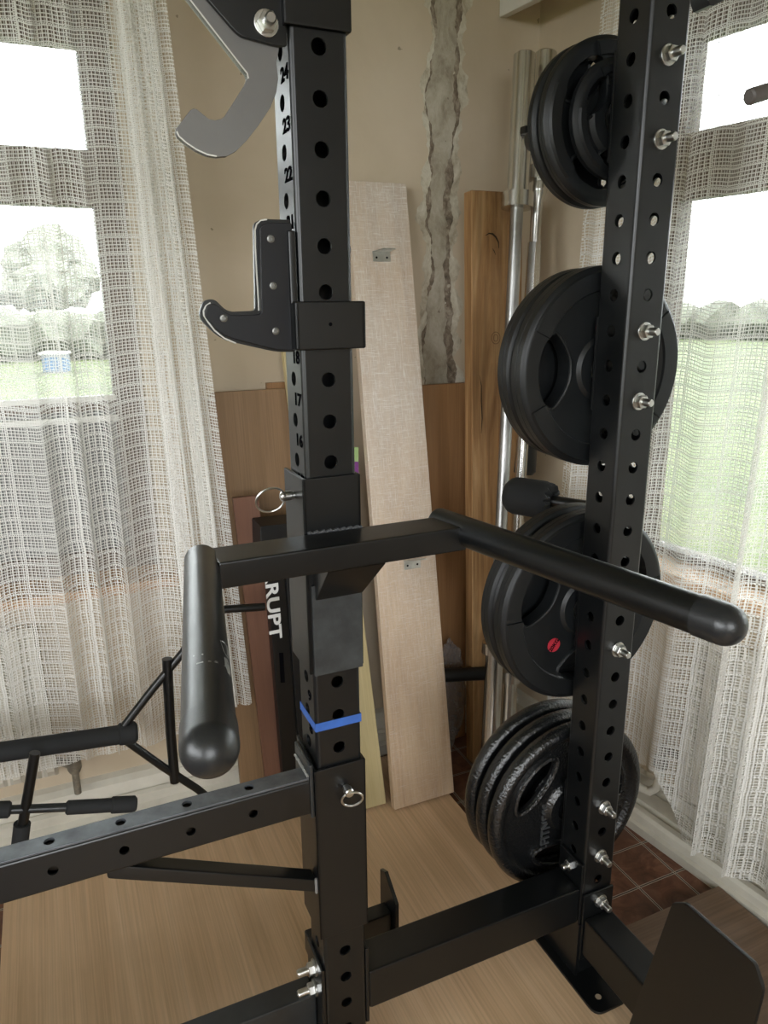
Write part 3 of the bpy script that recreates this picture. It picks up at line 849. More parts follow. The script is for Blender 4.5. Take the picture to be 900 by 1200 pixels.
# stack 4: cast iron
zc = ZS[3]
pi1 = build_plate('weight_plate', 'shiny hammered iron plate, front one on the lowest peg, with raised lettering', 'iron plates on the lowest peg', .170, .030, 2.45, R(0, .050, zc-.009), True, (.60, .13, .36))
obj('lettering', text_bm('FITNESS', .0255, basis(Z, -A, -B, R(-.050, .0590, zc-.034)), .0022, .0002), princ('raised iron letters', (.05, .052, .054), .35, spec=.8), pi1)
for k in range(6):
    an = math.radians(-28 + 11*k); dr_ = A*math.cos(an) + Z*math.sin(an)
    obj('rib', rod(R(0, .058, zc-.009) + dr_*.112, R(0, .058, zc-.009) + dr_*.133, .0022, 10), IRON, pi1)
build_plate('weight_plate', 'shiny hammered iron plate, middle of three on the lowest peg', 'iron plates on the lowest peg', .170, .030, 1.5, R(0, .090, zc-.009), True, (.60, .13, .36))
build_plate('weight_plate', 'shiny hammered iron plate, rearmost of three on the lowest peg', 'iron plates on the lowest peg', .170, .030, 3.2, R(0, .130, zc-.009), True, (.60, .13, .36))

# ================================================================ THINGS ON THE FRONT UPRIGHT
def poly_b(pts, b0, b1, bevel=.001, P=L, rad=.004):
    """polygon in the (a, z) plane, thickness from b0 to b1"""
    q = smooth_poly([(x, zz(y)) for x, y in pts], rad)
    return prism([P(v.x, b0, v.y) for v in q], (b1-b0)*B, bevel)
def a_at(x, y, b):
    d = ray(x, y); P0 = L(0, b, 0); P = EYE + d*((P0-EYE).dot(B)/d.dot(B)); return (P-FP).dot(A), P.z-H0
def sleeve(z0, z1, t=.005, a0=-.0395, a1=.0365, fb=-.0385, back=.0385, bev=.0015):
    """open channel wrapped round the upright: left, front and right walls"""
    bm = boxL(a0, a1, fb, fb+t, z0, z1, bev)
    boxL(a0, a0+t, fb, back, z0, z1, bev, L, bm); boxL(a1-t, a1, fb, back, z0, z1, bev, L, bm)
    return bm
# --- dip bar
dip = thing('dip_bar', 'black dip bar with two long handles pinned across the front upright', 'dip bar', L(0, -.06, zz(-.47)))
obj('sleeve', sleeve(zz(-.47), zz(-.208)), BLACK, dip)
obj('pad', boxL(-.034, .0335, -.0435, -.0385, zz(-.471), zz(-.345), .001), princ('scuffed pad', (.022, .024, .024), .6, var=.5, vscale=30, bump=(60, .4, .001)), dip)
obj('crossbar', boxL(-.158, .158, -.097, -.0386, zz(-.309), zz(-.277), .003), BLACK, dip)
ws = prism([L(-.030, -.0388, zz(-.3095)), L(-.030, -.094, zz(-.3095)), L(-.030, -.046, zz(-.364)), L(-.030, -.0388, zz(-.364))], .064*A, .0015)
# the gusset widens to the right at the top like a folded plate
for v in ws.verts:
    if v.co.z > zz(-.33) and (v.co-FP).dot(A) > .02: v.co += .012*A
obj('gusset', ws, BLACK, dip)
obj('weld', path_tube([L(-.036+.072*i/24, -.0405, zz(-.2765)+.0012*math.sin(i*2.1)) for i in range(25)], .0026, 8), princ('weld bead', (.05,.052,.055), .4, bump=(600, .6, .001)), dip)
zh = zz(-.288)
for sgn, s0, s1, lab in ((-1, (-.1675, -.046), (-.239, -.448), 'left handle with scraped paint'), (1, (.151, -.030), (.237, -.451), None)):
    p0, p1 = L(s0[0], s0[1], zh), L(s1[0], s1[1], zh); d = (p1-p0).normalized(); ln = (p1-p0).length; r = .0195
    pr = [(0, r-.003), (.0008, r-.0005), (.003, r), (ln-.045, r), (ln-.0445, r+.0008)]
    for k in range(0, 10):
        an = PI/2*k/9; pr.append((ln - (r+.0008)*1.0 + (r+.0008)*math.sin(an), (r+.0008)*math.cos(an)))
    h = obj('handle', lathe(p0, d, pr[:4], 40), princ('worn black tube', (.012, .013, .014), .30, var=.25, vscale=12, rvar=.06) if sgn < 0 else BLACK, dip, label=lab)
    obj('end_cap', lathe(p0, d, pr[4:], 40), princ('black rubber cap', (.014, .015, .016), .33, bump=(700, .2, .0005)), h)
    ja = -.163 if sgn < 0 else .163
    wd = path_tube([L(ja + sgn*.001*math.sin(i), -.045-.05*i/14, zz(-.279)) for i in range(15)], .003, 8)
    obj('weld', wd, princ('grey weld', (.10, .10, .10), .35, metal=.4, bump=(500, .6, .001)), h)
# scratches in the left handle's paint: small bare flecks with their own shape
def cyl_hit(x, y, p0, d, r_):
    v = ray(x, y); w = EYE - p0; v1 = v - d*v.dot(d); w1 = w - d*w.dot(d)
    a_, b_, c_ = v1.dot(v1), 2*v1.dot(w1), w1.dot(w1) - r_*r_
    D_ = b_*b_ - 4*a_*c_
    t = (-b_ - math.sqrt(max(D_, 0)))/(2*a_); return EYE + v*t
hp0, hp1 = L(-.1675, -.046, zh), L(-.239, -.448, zh); hd = (hp1-hp0).normalized()
BARE = princ('bare scraped metal', (.33, .33, .32), .4, metal=.5)
lh = [c for c in dip.children if c.name.startswith('handle')][0]
for pts in ([(258, 750), (262, 752), (266, 757), (268, 764), (268, 772), (265, 768), (262, 762), (260, 756)], [(263, 770), (267, 773), (269, 782), (270.5, 793), (267, 788), (264, 779)], [(244, 774), (254, 775), (264, 780), (264, 781), (254, 776.2), (244, 775)], [(226, 768), (238, 766), (238, 767), (226, 769.4)], [(230, 777), (238, 775), (238, 776), (230, 778.4)]):
    c = [cyl_hit(x, y, hp0, hd, .0197) for x, y in pts]; n_ = (c[0] - hp0); n_ = (n_ - hd*n_.dot(hd)).normalized()
    obj('scrape', prism(c, -n_*.0006), BARE, lh, False)
# pull pin along A
pin = obj('pull_pin', rod(L(-.052, .0, zz(-.236)), L(.0465, .0, zz(-.236)), .0048, 16), ZINC, dip)
cR = L(-.0535-.017, -.004, zz(-.238))
obj('pin_ring', path_tube([cR + .0185*(math.cos(t)*A + math.sin(t)*(B*.35 - Z*.8).normalized()) for t in [2*PI*i/36 for i in range(36)]], .0013, 8, closed=True), ZINC, pin)
obj('pin_head', lathe(L(-.057, 0, zz(-.236)), A, [(0, .004), (.002, .0062), (.014, .0062), (.0165, .004)], 16), ZINC, pin)

# --- J-cup
jc = thing('j_cup', 'black J-shaped bar cup clamped round the front upright above the dip bar', 'bar cup', L(-.04, 0, zz(-.058)))
obj('sleeve', sleeve(zz(-.055), zz(-.001), .007, -.0425, .0445, -.0455, .040, .0025), BLACK, jc)
JP = [(-.078, .083), (-.066, .087), (-.036, .087), (-.036, -.058), (-.060, -.057), (-.1235, -.041), (-.146, -.016), (-.139, .001), (-.127, .003), (-.113, -.0115), (-.0815, -.0105)]
obj('steel_plate', poly_b(JP, -.022, -.016, .0006, rad=[.010, .004, .002, .004, .02, .018, .010, .006, .008, .008, .004]), BLACK, jc)
edge_old = ([(x-.0022 if x > -.1 else x-.0012, y) for x, y in JP[:1]+JP[-1:]] + [(JP[-1][0]+.001, JP[-1][1]), (JP[0][0]+.002, JP[0][1])])
def jc_rim(pix):
    pts = [a_at(x, y, -.022) for x, y in pix]; o = []
    for i, p in enumerate(pts):
        a = Vector(pts[max(i-1, 0)]); b = Vector(pts[min(i+1, len(pts)-1)]); t = (b-a).normalized(); o.append(Vector(p) + Vector((-t.y, t.x))*.0016)
    q = [Vector(p) for p in pts] + o[::-1]
    obj('lit_edge', prism([L(v.x, -.0224, zz(v.y)) for v in q], .0068*B), LITEDGE, jc, label='painted edge light of the cup plate')  # pale strip paints the window's reflection along the cup edge
jc_rim([(313, 258), (306, 259), (301.5, 263), (299.5, 270), (300, 290), (301.5, 320), (303.5, 352), (304, 364)][::-1])
jc_rim([(246, 354), (240.5, 358), (237.5, 364), (238, 370), (243, 378), (251, 388), (262, 397), (276, 403)])
JI = [(-.0735, .079), (-.062, .083), (-.037, .083), (-.037, -.0555), (-.060, -.0545), (-.121, -.0375), (-.1405, -.015), (-.136, -.003), (-.127, -.002), (-.112, -.0155), (-.0765, -.0145)]
obj('liner', poly_b(JI, -.030, -.0222, .0012, rad=[.009, .004, .002, .004, .018, .014, .009, .005, .007, .007, .004]), BLACKL, jc, label='black plastic liner')
obj('inner_lip', boxL(-.043, -.034, -.034, .02, zz(-.055), zz(.075), .002), BLACK, jc)
for x, y in ((317, 280), (320, 335), (262, 373), (323, 388)):
    d = ray(x, y); P0 = L(0, -.030, 0); P = EYE + d*((P0-EYE).dot(B)/d.dot(B))
    obj('screw', lathe(P, -B, [(0, .0042), (.0012, .0042), (.0016, .0034), (.0016, .002), (.0008, .0018), (.0008, 0)], 20), princ('dark screw', (.2, .2, .19), .4, metal=1), jc)
obj('painted_hole', lathe(L(-.0003, -.0456, zz(-.0265)), -B, [(0, .0022), (.0004, .0022)], 12), NUMBER, jc)  # black disc painted in for a small hole in the sleeve
# black pin end sticking out on the far side of the upright
obj('pin_end', lathe(L(.0328, 0, zz(.058)), A, [(0, .008), (.008, .008), (.01, .006)], 16), BLACK, jc)

# --- large steel hook at the top left
hk = thing('safety_hook', 'large grey steel hook with a black side plate, bolted high on the front upright', 'hook', L(-.06, 0, zz(.147)))
def hp(x, y): return a_at(x, y, -.024)
inner = [hp(*p) for p in ((190, -42), (222, 0), (284, 80), (289, 86), (290.5, 92), (288, 98), (264, 136), (259, 139.5), (252, 141), (245, 139.5), (238, 134), (231, 128), (227, 127), (223, 129))]
outer = [hp(*p) for p in ((208, 149), (206.5, 154), (209, 160), (218, 168), (230, 176), (243, 182), (254, 184), (266, 183), (277, 177), (289, 165), (303, 147), (317, 126), (324, 108), (326, 92), (324, 74), (330, 40), (330, -42))]
obj('hook_plate', poly_b(inner + outer, -.024, -.014, .0004, rad=0), LINER, hk)
def rim(pts, nm='lit_edge'):
    o = []
    for i, p in enumerate(pts):
        a = Vector(pts[max(i-1, 0)]); b = Vector(pts[min(i+1, len(pts)-1)]); t = (b-a).normalized(); o.append(Vector(p) + Vector((-t.y, t.x))*-.0014)
    q = [Vector(p) for p in pts] + o[::-1]
    obj(nm, prism([L(v.x, -.0243, zz(v.y)) for v in q], .0106*B), LITEDGE, hk, label='painted edge light of the hook')  # pale strip paints window light onto the hook's edge
rim([(x, y) for x, y in inner[:5]][::-1]); rim(outer[1:7][::-1])
obj('side_plate', poly_b([(-.153, .325), (-.0905, .2655), (-.083, .260), (-.045, .2555), (-.034, .2565), (-.034, .36), (-.153, .36)], -.030, -.0242, .001, rad=[0, .016, .012, .012, .002, 0, 0]), BLACK, hk)
obj('sleeve', sleeve(zz(.2745), zz(.45), .005, -.0395, .0365, -.0385, .0385, .003), BLACK, hk)
bolt(L(-.056, -.030, zz(.2745)), -B, hk, .020)

# --- safety arm
arm = thing('spotter_rail', 'black drilled spotter rail with a scraped metal top, pinned low on the front upright', 'safety arm', L(-.04, 0, zz(-.90)))
ha = [a_at(x, y, -.036)[0] for x, y in ((62,1020), (146,998), (224,975.5), (297,955))]
stp = (ha[3]-ha[0])/3
bm = holey(L(0, -.021, zz(-.6555)), -A, B, Z, .015, .0275, .046, .75, stp, -ha[3], {'+u', '-u', '+v', '-v'}, hr=.0062, wall=.003, cr_=.004)
obj('arm_tube', bm, BLACK, arm)
top = boxL(-.75, -.046, -.036, -.0075, zz(-.628), zz(-.6245), .0008)
top = boolean(top, [lathe(L(-(-ha[3] + stp*k), -.021, zz(-.64)), Z, [(0, .0066), (.03, .0066)], 16) for k in range(-0, 8)])
obj('top_strip', top, GREYT, arm, label='scraped bare metal strip along the top of the arm')
obj('end_flange', boxL(-.0455, -.0395, -.0365, .030, zz(-.69), zz(-.606), .002), SCUFF, arm)
obj('weld', path_tube([L(-.0465, -.034+.058*i/16, zz(-.624)+.001*math.sin(i*2.3)) for i in range(17)], .0024, 8), princ('bright weld', (.3, .3, .29), .35, metal=.5, bump=(500, .6, .001)), arm)
sl = sleeve(zz(-.901), zz(-.616), .005, -.0395, .0365, -.0385, .0385, .0018)
for v in sl.verts:     # side wall rises a little above the front wall
    q = v.co - FP
    if q.dot(A) < -.034 and v.co.z > zz(-.63): v.co.z += .012*max(0, (q.dot(B)+.02)/.05)
obj('sleeve', sl, BLACK, arm)
obj('brace', box(L(-.312, -.034, zz(-.692)), L(-.040, 0, zz(-.819)) - L(-.312, 0, zz(-.692)), .026*B, .022*Z, .003), BLACK, arm)
obj('weld', path_tube([L(-.0415, -.034, zz(-.818)+.024*i/10) for i in range(11)], .0022, 8), princ('brace weld', (.25, .25, .25), .35, metal=.4), arm)
pn = obj('pull_pin', rod(L(.0055, -.0385, zz(-.652)), L(.0055, -.0545, zz(-.652)), .0048, 16), ZINC, arm)
obj('pin_head', lathe(L(.0055, -.045, zz(-.652)), -B, [(0, .0045), (.001, .0066), (.010, .0066), (.0115, .005)], 20), ZINC, pn)
cR = L(.0095, -.053, zz(-.652)-.012)
obj('pin_ring', path_tube([cR + .0145*(math.cos(t)*(A*.96 - B*.28) + math.sin(t)*(Z*.95 - B*.3)) for t in [2*PI*i/36 for i in range(36)]], .0016, 8, closed=True), ZINC, pn)

# ================================================================ THINGS LEANING ON THE LEFT WALL
def leaning(s0, s1, offb, offt, ztop, th, s0t=None, s1t=None, z0=0.0, bevel=.002, rad=0):
    """board standing on the floor at offset offb (back face), leaning to offt at ztop"""
    s0t = s0 if s0t is None else s0t; s1t = s1 if s1t is None else s1t
    a, b, c, d = W(s0, offb, z0), W(s1, offb, z0), W(s1t, offt, ztop), W(s0t, offt, ztop)
    n = (b-a).cross(d-a).normalized()
    if n.dot(NL) < 0: n = -n
    if rad:
        pts = [a.lerp(b, 0), b]
        ex = (d-c).normalized(); ez = (b-c).normalized(); r = rad
        def arc(c0, e1, e2): return [c0 + e1*r*(1-math.sin(t*PI/12)) + e2*r*(1-math.cos(t*PI/12)) for t in range(7)]
        pts = [a, b] + [c + ez*r*(1-math.sin(t*PI/12)) + ex*r*(1-math.cos(t*PI/12)) for t in range(7)] + [d + (-ex)*r*(1-math.cos((6-t)*PI/12)) + (a-d).normalized()*r*(1-math.sin((6-t)*PI/12)) for t in range(7)]
        bm = prism(pts, n*th, bevel)
    else: bm = prism([a, b, c, d], n*th, bevel)
    bm.normal_update(); uv_box(bm, (d-a), WL); return bm
OAK = wood('knotty oak', (.20, .09, .03), (.42, .235, .10), (.58, .38, .19), (1.5, 11, 11), .5, streak=.8, smudge=.7, warp=2.2)
OAKV = wood('oak veneer', (.21, .125, .06), (.27, .165, .085), (.32, .20, .11), (2, 34, 34), .45, streak=.5)
OAKV2 = wood('orange oak veneer', (.27, .14, .058), (.34, .18, .078), (.40, .22, .10), (2, 34, 34), .45, streak=.5)
WRAP = wood('wrapped ply', (.36, .23, .135), (.52, .36, .225), (.63, .47, .31), (2.5, 16, 16), .34, coat=.5, film=.95, streak=.3)
PINE = wood('pale pine', (.42, .33, .16), (.50, .41, .215), (.56, .47, .26), (1.5, 30, 30), .55, streak=.3)
REDW = wood('reddish board', (.13, .06, .038), (.17, .08, .05), (.20, .10, .065), (2, 30, 30), .45, streak=.4)
# wrapped plank and its two brackets
bm = leaning(.372, .537, .292, .012, 1.472, .022, .372, .520, BT+.001, .002)
wpl = tag(obj('wrapped_plank', bm, WRAP), 'tall pale plank in stretch wrap leaning on the wall behind the front upright', 'plank')
pl_a, pl_b = W(.45, .292, BT), W(.45, .012, 1.472); dn = (pl_b-pl_a).normalized(); nn = WL.cross(dn); nn = -nn if nn.dot(NL) < 0 else nn
def bracket(x, y, flip=1):
    P0 = pl_a + nn*.0221; d = ray(x, y); P = EYE + d*((P0-EYE).dot(nn)/d.dot(nn))
    t_ = obj('angle_bracket', prism([P - WL*.022 - dn*.011, P + WL*.022 - dn*.011, P + WL*.022 + dn*.011, P - WL*.022 + dn*.011], nn*.0015, .0003), ZINC, wpl, label='small zinc angle bracket')
    prm = prism([P - WL*.022 + dn*.011, P + WL*.022 + dn*.011, P + WL*.026 + dn*.011 + nn*.028, P - WL*.006 + dn*.011 + nn*.028], dn*.0015, .0002)
    obj('flange', prm, ZINC, t_)
    for k in (-1, 1): obj('screw_hole', lathe(P + WL*.013*k - dn*.002, nn, [(.0014, .0026), (.0018, .0026)], 12), NUMBER, t_)
bracket(447, 301); bracket(483, 661)
# pine board just behind it
bm = leaning(.545, .665, .262, .03, 1.12, .02, .575, .69, BT+.001); pn_ = obj('pine_board', bm, PINE)
tag(pn_, 'pale yellow pine board between the front upright and the wrapped plank', 'board')
# small coloured sticker on its edge
def on_plane(x, y, P0, n): d = ray(x, y); return EYE + d*((P0-EYE).dot(n)/d.dot(n))
pa, pb = W(.6, .262, BT), W(.62, .03, 1.12); du = (pb-pa).normalized(); pnn = WL.cross(du); pnn = -pnn if pnn.dot(NL) < 0 else pnn
for (x0, x1, y0, y1, c) in ((414, 420, 524, 541, (.35, .5, .2)), (414, 420, 541, 556, (.20, .05, .22)), (414, 422, 585, 615, (.5, .5, .42))):
    q = [on_plane(x, y, pa + pnn*.0201, pnn) for x, y in ((x0, y0), (x1, y0), (x1, y1), (x0, y1))]
    obj('sticker', prism(q, pnn*.0004), princ('sticker', c, .6), pn_)
# oak veneered panel, left of the upright
bm = leaning(.565, .868, .11, .022, 1.022, .018, .575, .862, .002, .002, .02)
tag(obj('veneer_panel', bm, OAKV), 'oak-look panel with rounded corners leaning between the left curtain and front upright', 'board')
bm = leaning(.60, .722, .02, .004, 1.035, .014, .60, .722, .002, .001)
tag(obj('veneer_panel', bm, OAKV2), 'second panel just showing above the oak-look one left of the upright', 'board')
# orange oak panel right of the wrapped plank
bm = leaning(.205, .37, .06, .028, 1.012, .018, None, None, .002)
tag(obj('veneer_panel', bm, OAKV2), 'orange oak-look panel standing between the wrapped plank and the knotty oak plank', 'board')
# narrow reddish board by the curtain
bm = leaning(.755, .812, .155, .118, .80, .016, .785, .842, .002)
tag(obj('side_board', bm, REDW), 'narrow reddish-brown board against the edge of the gathered curtain', 'board')
# knotty oak plank
bm = leaning(.115, .255, .17, .09, 1.455, .036, .112, .252, .002, .003)
ok_ = obj('oak_plank', bm, OAK); tag(ok_, 'thick knotty oak plank leaning in the corner left of the barbells', 'plank')
ka, kb = W(.2, .17, 0), W(.2, .09, 1.455); kdn = (kb-ka).normalized(); kn = WL.cross(kdn); kn = -kn if kn.dot(NL) < 0 else kn
def crack(pts, w):
    c = [on_plane(x, y, ka + kn*.0362, kn) for x, y in pts]
    return path_tube(c, [w*(.25 + .75*math.sin(PI*i/(len(c)-1))) for i in range(len(c))], 6)
KN = princ('bark knot', (.035, .018, .008), .8)
obj('knot_crack', crack([(569, 276), (573, 273.5), (577, 274), (581, 278), (584, 284), (584.5, 291)], .0022), KN, ok_)
obj('knot_crack', crack([(577, 291), (579, 294), (581, 299)], .001), KN, ok_)
obj('knot_crack', crack([(562, 440), (564, 452), (564, 470), (565, 490), (564, 508)], .0016), KN, ok_)
for rx, ry, a_ in ((5, 7, 0), (2.6, 4, 1)):
    obj('knot_ring', path_tube([on_plane(581+rx*math.cos(t), 396+ry*math.sin(t), ka+kn*.0361, kn) for t in [2*PI*i/20 for i in range(20)]], .0008, 6, closed=True), princ('knot ring', (.16, .08, .03), .7), ok_)

# --- barbells standing in the corner
def bar_line(p_top, ytop_off, p_bot, bot_off): return on_left(*p_top, ytop_off), on_left(*p_bot, bot_off)
ta, ba = bar_line((615, 63), .15, (578, 800), .30)
da = (ta-ba).normalized(); ba = ta + (ba-ta)*((ta.z-.004)/(ta.z-ba.z)); Ln = (ta-ba).length
b1 = thing('barbell', 'chrome barbell standing in the corner nearest the knotty oak plank', 'barbell', ba, None)
rS = .0245
dt = (ba-ta).normalized()
def t_at(y, P, d, x): # distance along the bar for image row y
    best = 0
    lo, hi = 0, 2.2
    for _ in range(40):
        m_ = (lo+hi)/2; q = P + d*m_ - EYE
        Zc = q.y*cp - q.z*sp; U_ = q.z*cp + q.y*sp; Y_ = q.x*sr + U_*cr
        if 600 - F_PX*Y_/Zc < y: lo = m_
        else: hi = m_
    return lo
tc = t_at(226, ta, dt, 606); tc2 = t_at(244, ta, dt, 606)
obj('sleeve', lathe(ta, dt, [(0, rS-.004), (.003, rS), (tc, rS)], 32), CHROME, b1)
obj('collar', lathe(ta, dt, [(tc, rS+.002), (tc+.001, rS+.0115), (tc2, rS+.0115), (tc2+.001, .016)], 32), CHROME, b1)
tk = t_at(152, ta, dt, 606)
obj('spring_clip', box(ta + dt*tk - WL*.018 + NL*.022, WL*.034, NL*.022, dt*.016, .003), BLACKM, b1)
tb = t_at(765, ta, dt, 580)
obj('shaft', lathe(ta, dt, [(tc2, .0145), (tb, .0145)], 20), princ('grey steel shaft', (.42, .42, .41), .34, metal=1, var=.3, vscale=9, bump=(900, .3, .0004)), b1)
obj('collar', lathe(ta, dt, [(tb-.028, .016), (tb-.027, rS+.008), (tb, rS+.008), (tb+.001, rS)], 32), CHROME, b1)
obj('sleeve', lathe(ta, dt, [(tb, rS-.002), (Ln-.003, rS-.002), (Ln, rS-.006)], 32), CHROME, b1)
ta, ba = bar_line((640, 61), .13, (593, 840), .27)
ba = ta + (ba-ta)*((ta.z-.004)/(ta.z-ba.z)); Ln = (ta-ba).length; dt = (ba-ta).normalized()
b2_ = thing('barbell', 'second chrome barbell with a flat-sided grip, half hidden by the topmost plates', 'barbell', ba, None)
t1, t2, t3, t4, t5 = (t_at(y, ta, dt, 628) for y in (196, 212, 240, 284, 345))
obj('sleeve', lathe(ta, dt, [(0, rS-.004), (.003, rS), (t1, rS)], 32), CHROME, b2_)
obj('collar', lathe(ta, dt, [(t1, rS+.002), (t1+.001, rS+.0105), (t2, rS+.0105), (t2+.001, rS-.003)], 32), CHROME, b2_)
obj('taper', lathe(ta, dt, [(t2, .021), (t2+.02, .022), ((t2+t3)/2, .0205), (t3, .0135), (t4, .0125)], 28), CHROME, b2_)
obj('flat_grip', lathe(ta, dt, [(t4, .0125), (t4+.001, .0165), (t5, .0175), (t5+.07, .0175), (t5+.072, .013)], 6), CHROME, b2_)
tb = t_at(783, ta, dt, 595)
obj('shaft', lathe(ta, dt, [(t5+.072, .0145), (tb, .0145)], 20), CHROME, b2_)
obj('collar', lathe(ta, dt, [(tb, .016), (tb+.001, rS+.0115), (tb+.030, rS+.0115), (tb+.031, rS)], 32), CHROME, b2_)
obj('sleeve', lathe(ta, dt, [(tb+.031, rS), (Ln-.003, rS), (Ln, rS-.004)], 32), CHROME, b2_)

# --- foam roller with a gathered end and a rod (leg-pad attachment)
p0, p1 = on_left(600, 580, .38), on_left(640, 583, .38)
ax = (p1-p0).normalized(); p1 = p0 + ax*.10
ax = (WL*.50 + NL*.86).normalized(); rF = .041
fr = thing('foam_roller', 'black padded roller with a gathered end above the third plate stack', 'foam roller', p0 - Z*rF)
obj('pad', lathe(p0, ax, [(-.012, .020), (-.010, rF-.012), (0, rF-.003), (.01, rF), (.075, rF), (.088, rF-.004)], 36), FOAM, fr)
pl_ = bm_new(); u_, v_ = frame_of(ax); nP = 56; c0 = p0 + ax*.088
ri = []
for rr_, tt in ((rF-.002, -.004), (rF-.004, .004), (rF*.6, .010), (rF*.32, .006)):
    ri.append([pl_.verts.new(c0 + ax*(tt + .0035*math.cos(i*PI*2/4)*(1 if rr_ > rF*.4 else .3)) + rr_*(math.cos(2*PI*i/nP)*u_ + math.sin(2*PI*i/nP)*v_)) for i in range(nP)])
for p_, q in zip(ri, ri[1:]):
    for i in range(nP): pl_.faces.new((p_[i], p_[(i+1) % nP], q[(i+1) % nP], q[i]))
bmesh.ops.recalc_face_normals(pl_, faces=pl_.faces); obj('gathered_end', pl_, FOAM, fr)
obj('rod', rod(c0, c0 + ax*.16, .013), BLACK, fr)
# upright padded cylinder behind it
q0, q1 = on_left(611, 556, .15), on_left(618, 440, .12)
pc = obj('padded_post', rod(q0, q1, .036, 28, edge=.008), princ('black vinyl', (.016, .017, .018), .3, rvar=.05), None)
tag(pc, 'upright black padded cylinder behind the second plate stack', 'padded post')
# black tube end and clear bag low by the oak plank
p0, p1 = on_left(528, 791, .20), on_left(571, 789, .20)
bt = obj('black_tube', rod(p0 + (p0-p1)*.8, p1, .0175, 24), BLACKM); tag(bt, 'short black tube lying behind the foot of the wrapped plank', 'tube')
def bag_mat():
    m, nt, out = newmat('clear bag'); q = NT(nt)
    g = q.n('ShaderNodeBsdfPrincipled'); g.inputs['Base Color'].default_value = (.42, .38, .36, 1); g.inputs['Roughness'].default_value = .25
    t = q.n('ShaderNodeBsdfTransparent'); mx = q.n('ShaderNodeMixShader'); n1 = q.noise(q.coord('Object'), 45, 4, .6)
    q.link(q.math('ADD', q.math('MULTIPLY', n1, .7), .05, True), mx.inputs[0]); q.link(t.outputs[0], mx.inputs[1]); q.link(g.outputs[0], mx.inputs[2]); q.link(mx.outputs[0], out.inputs[0]); return m
bg = bm_new(); bmesh.ops.create_icosphere(bg, subdivisions=5, radius=1)
cb = W(.285, .115, .17)
for v in bg.verts:
    n = v.co.normalized(); k = 1 + .22*noise.fractal(n*3.1 + Vector((4, 2, 1)), .7, 2.1, 4)
    v.co = cb + (WL*n.x*.048 + NL*n.y*.032 + Z*n.z*.15)*k
for v in bg.verts: v.co.z = max(v.co.z, .003)
tag(obj('plastic_bag', bg, bag_mat()), 'crumpled clear plastic bag beside the foot of the wrapped plank', 'bag')

# --- folded bench with lettering behind the front upright
fbch = thing('folded_bench', 'black folded bench frame with white lettering, standing left of the front upright', 'bench', W(.72, .19, 0))
def lean_box(x0, x1, ya, off, x0b, x1b, th, mat, name, zbot=.003, bev=.003, top=None):
    a_, b_ = on_left(x0, ya, off), on_left(x1, ya, off); c_, d_ = on_left(x1b, 900, off), on_left(x0b, 900, off)
    k = (a_.z-zbot)/(a_.z-d_.z); d2 = a_ + (d_-a_)*k; k2 = (b_.z-zbot)/(b_.z-c_.z); c2 = b_ + (c_-b_)*k2
    d2.z = c2.z = zbot
    return obj(name, prism([a_, b_, c2, d2], -NL*th, bev), mat, fbch), (a_, b_, c2, d2)
f1, q1_ = lean_box(309, 331, 628, .19, 331, 352, .03, BLACK, 'frame_tube')
f2, q2_ = lean_box(331, 358, 622, .20, 352, 380, .045, BLACKM, 'seat_rail')
obj('top_cap', prism([on_left(305, 617, .215), on_left(360, 611, .215), on_left(361, 640, .215), on_left(306, 648, .215)], -NL*.075, .003), BLACKM, fbch)
tx = (q1_[3]-q1_[0]).normalized(); mid = on_left(319.5, 708, .1905)
uy = NL.cross(tx)
obj('lettering', text_bm('RRUPT', .040, basis(tx, uy, NL, mid) @ Matrix.Scale(1.42, 4, (1, 0, 0)), .0003, .0010), WHITEP, f1, False)
obj('slot', prism([on_left(327, 765, .1905), on_left(332, 765, .1905), on_left(334, 800, .1905), on_left(329, 800, .1905)], NL*.0004), NUMBER, f1)

# --- tube-frame handle sets standing by the left wall
def P25(x, y, o=.27): return on_left(x, y, o)
g1 = thing('frame_bar', 'black tube-frame bar with a long foam grip in front of the left radiator', 'exercise bar', Vector((P25(205, 915).x, P25(205, 915).y, .02)))
e0, e1 = P25(150, 859.5), P25(-160, 905)
obj('foam_grip', rod(e0, e1, .0195, 28), FOAM, g1)
obj('grip_collar', rod(P25(161, 857.5), P25(137, 861), .0225, 28), FOAM, g1)
k0, k1, k2_ = P25(214, 765), P25(236, 731), P25(264, 714)
obj('frame_tube', path_tube([P25(146, 850), P25(180, 806), k0, k1, k1.lerp(k2_, .6), k2_, P25(310, 711)], .0085, 12), BLACK, g1)
obj('frame_tube', path_tube([P25(196, 772), P25(197, 800), P25(200, 860), P25(205, 916)], .0105, 14), BLACK, g1)
obj('frame_tube', path_tube([P25(148, 868), P25(190, 898), P25(232, 925), P25(262, 950)], .0085, 12), BLACK, g1)
g2 = thing('frame_bar', 'lower black bar with short foam grips crossing behind the safety arm', 'exercise bar', Vector((P25(25, 985, .33).x, P25(25, 985, .33).y, .02)))
def Q(x, y): return P25(x, y, .36)
obj('cross_tube', rod(Q(-90, 953), Q(150, 943), .0085, 16), SCUFF, g2)
obj('foam_grip', rod(Q(77, 946.5), Q(158, 942), .0135, 24), FOAM, g2)
obj('foam_grip', rod(Q(129, 943.5), Q(160, 942), .016, 24), FOAM, g2)
obj('foam_grip', rod(Q(-60, 951), Q(13, 948.5), .0155, 24), FOAM, g2)
obj('post', path_tube([Q(41, 882), Q(33, 930), Q(25, 975)], .0095, 14), BLACK, g2)
obj('foot', path_tube([Q(26, 965), Q(22, 1000), Q(18, 1035)], .015, 16), FOAM, g2)

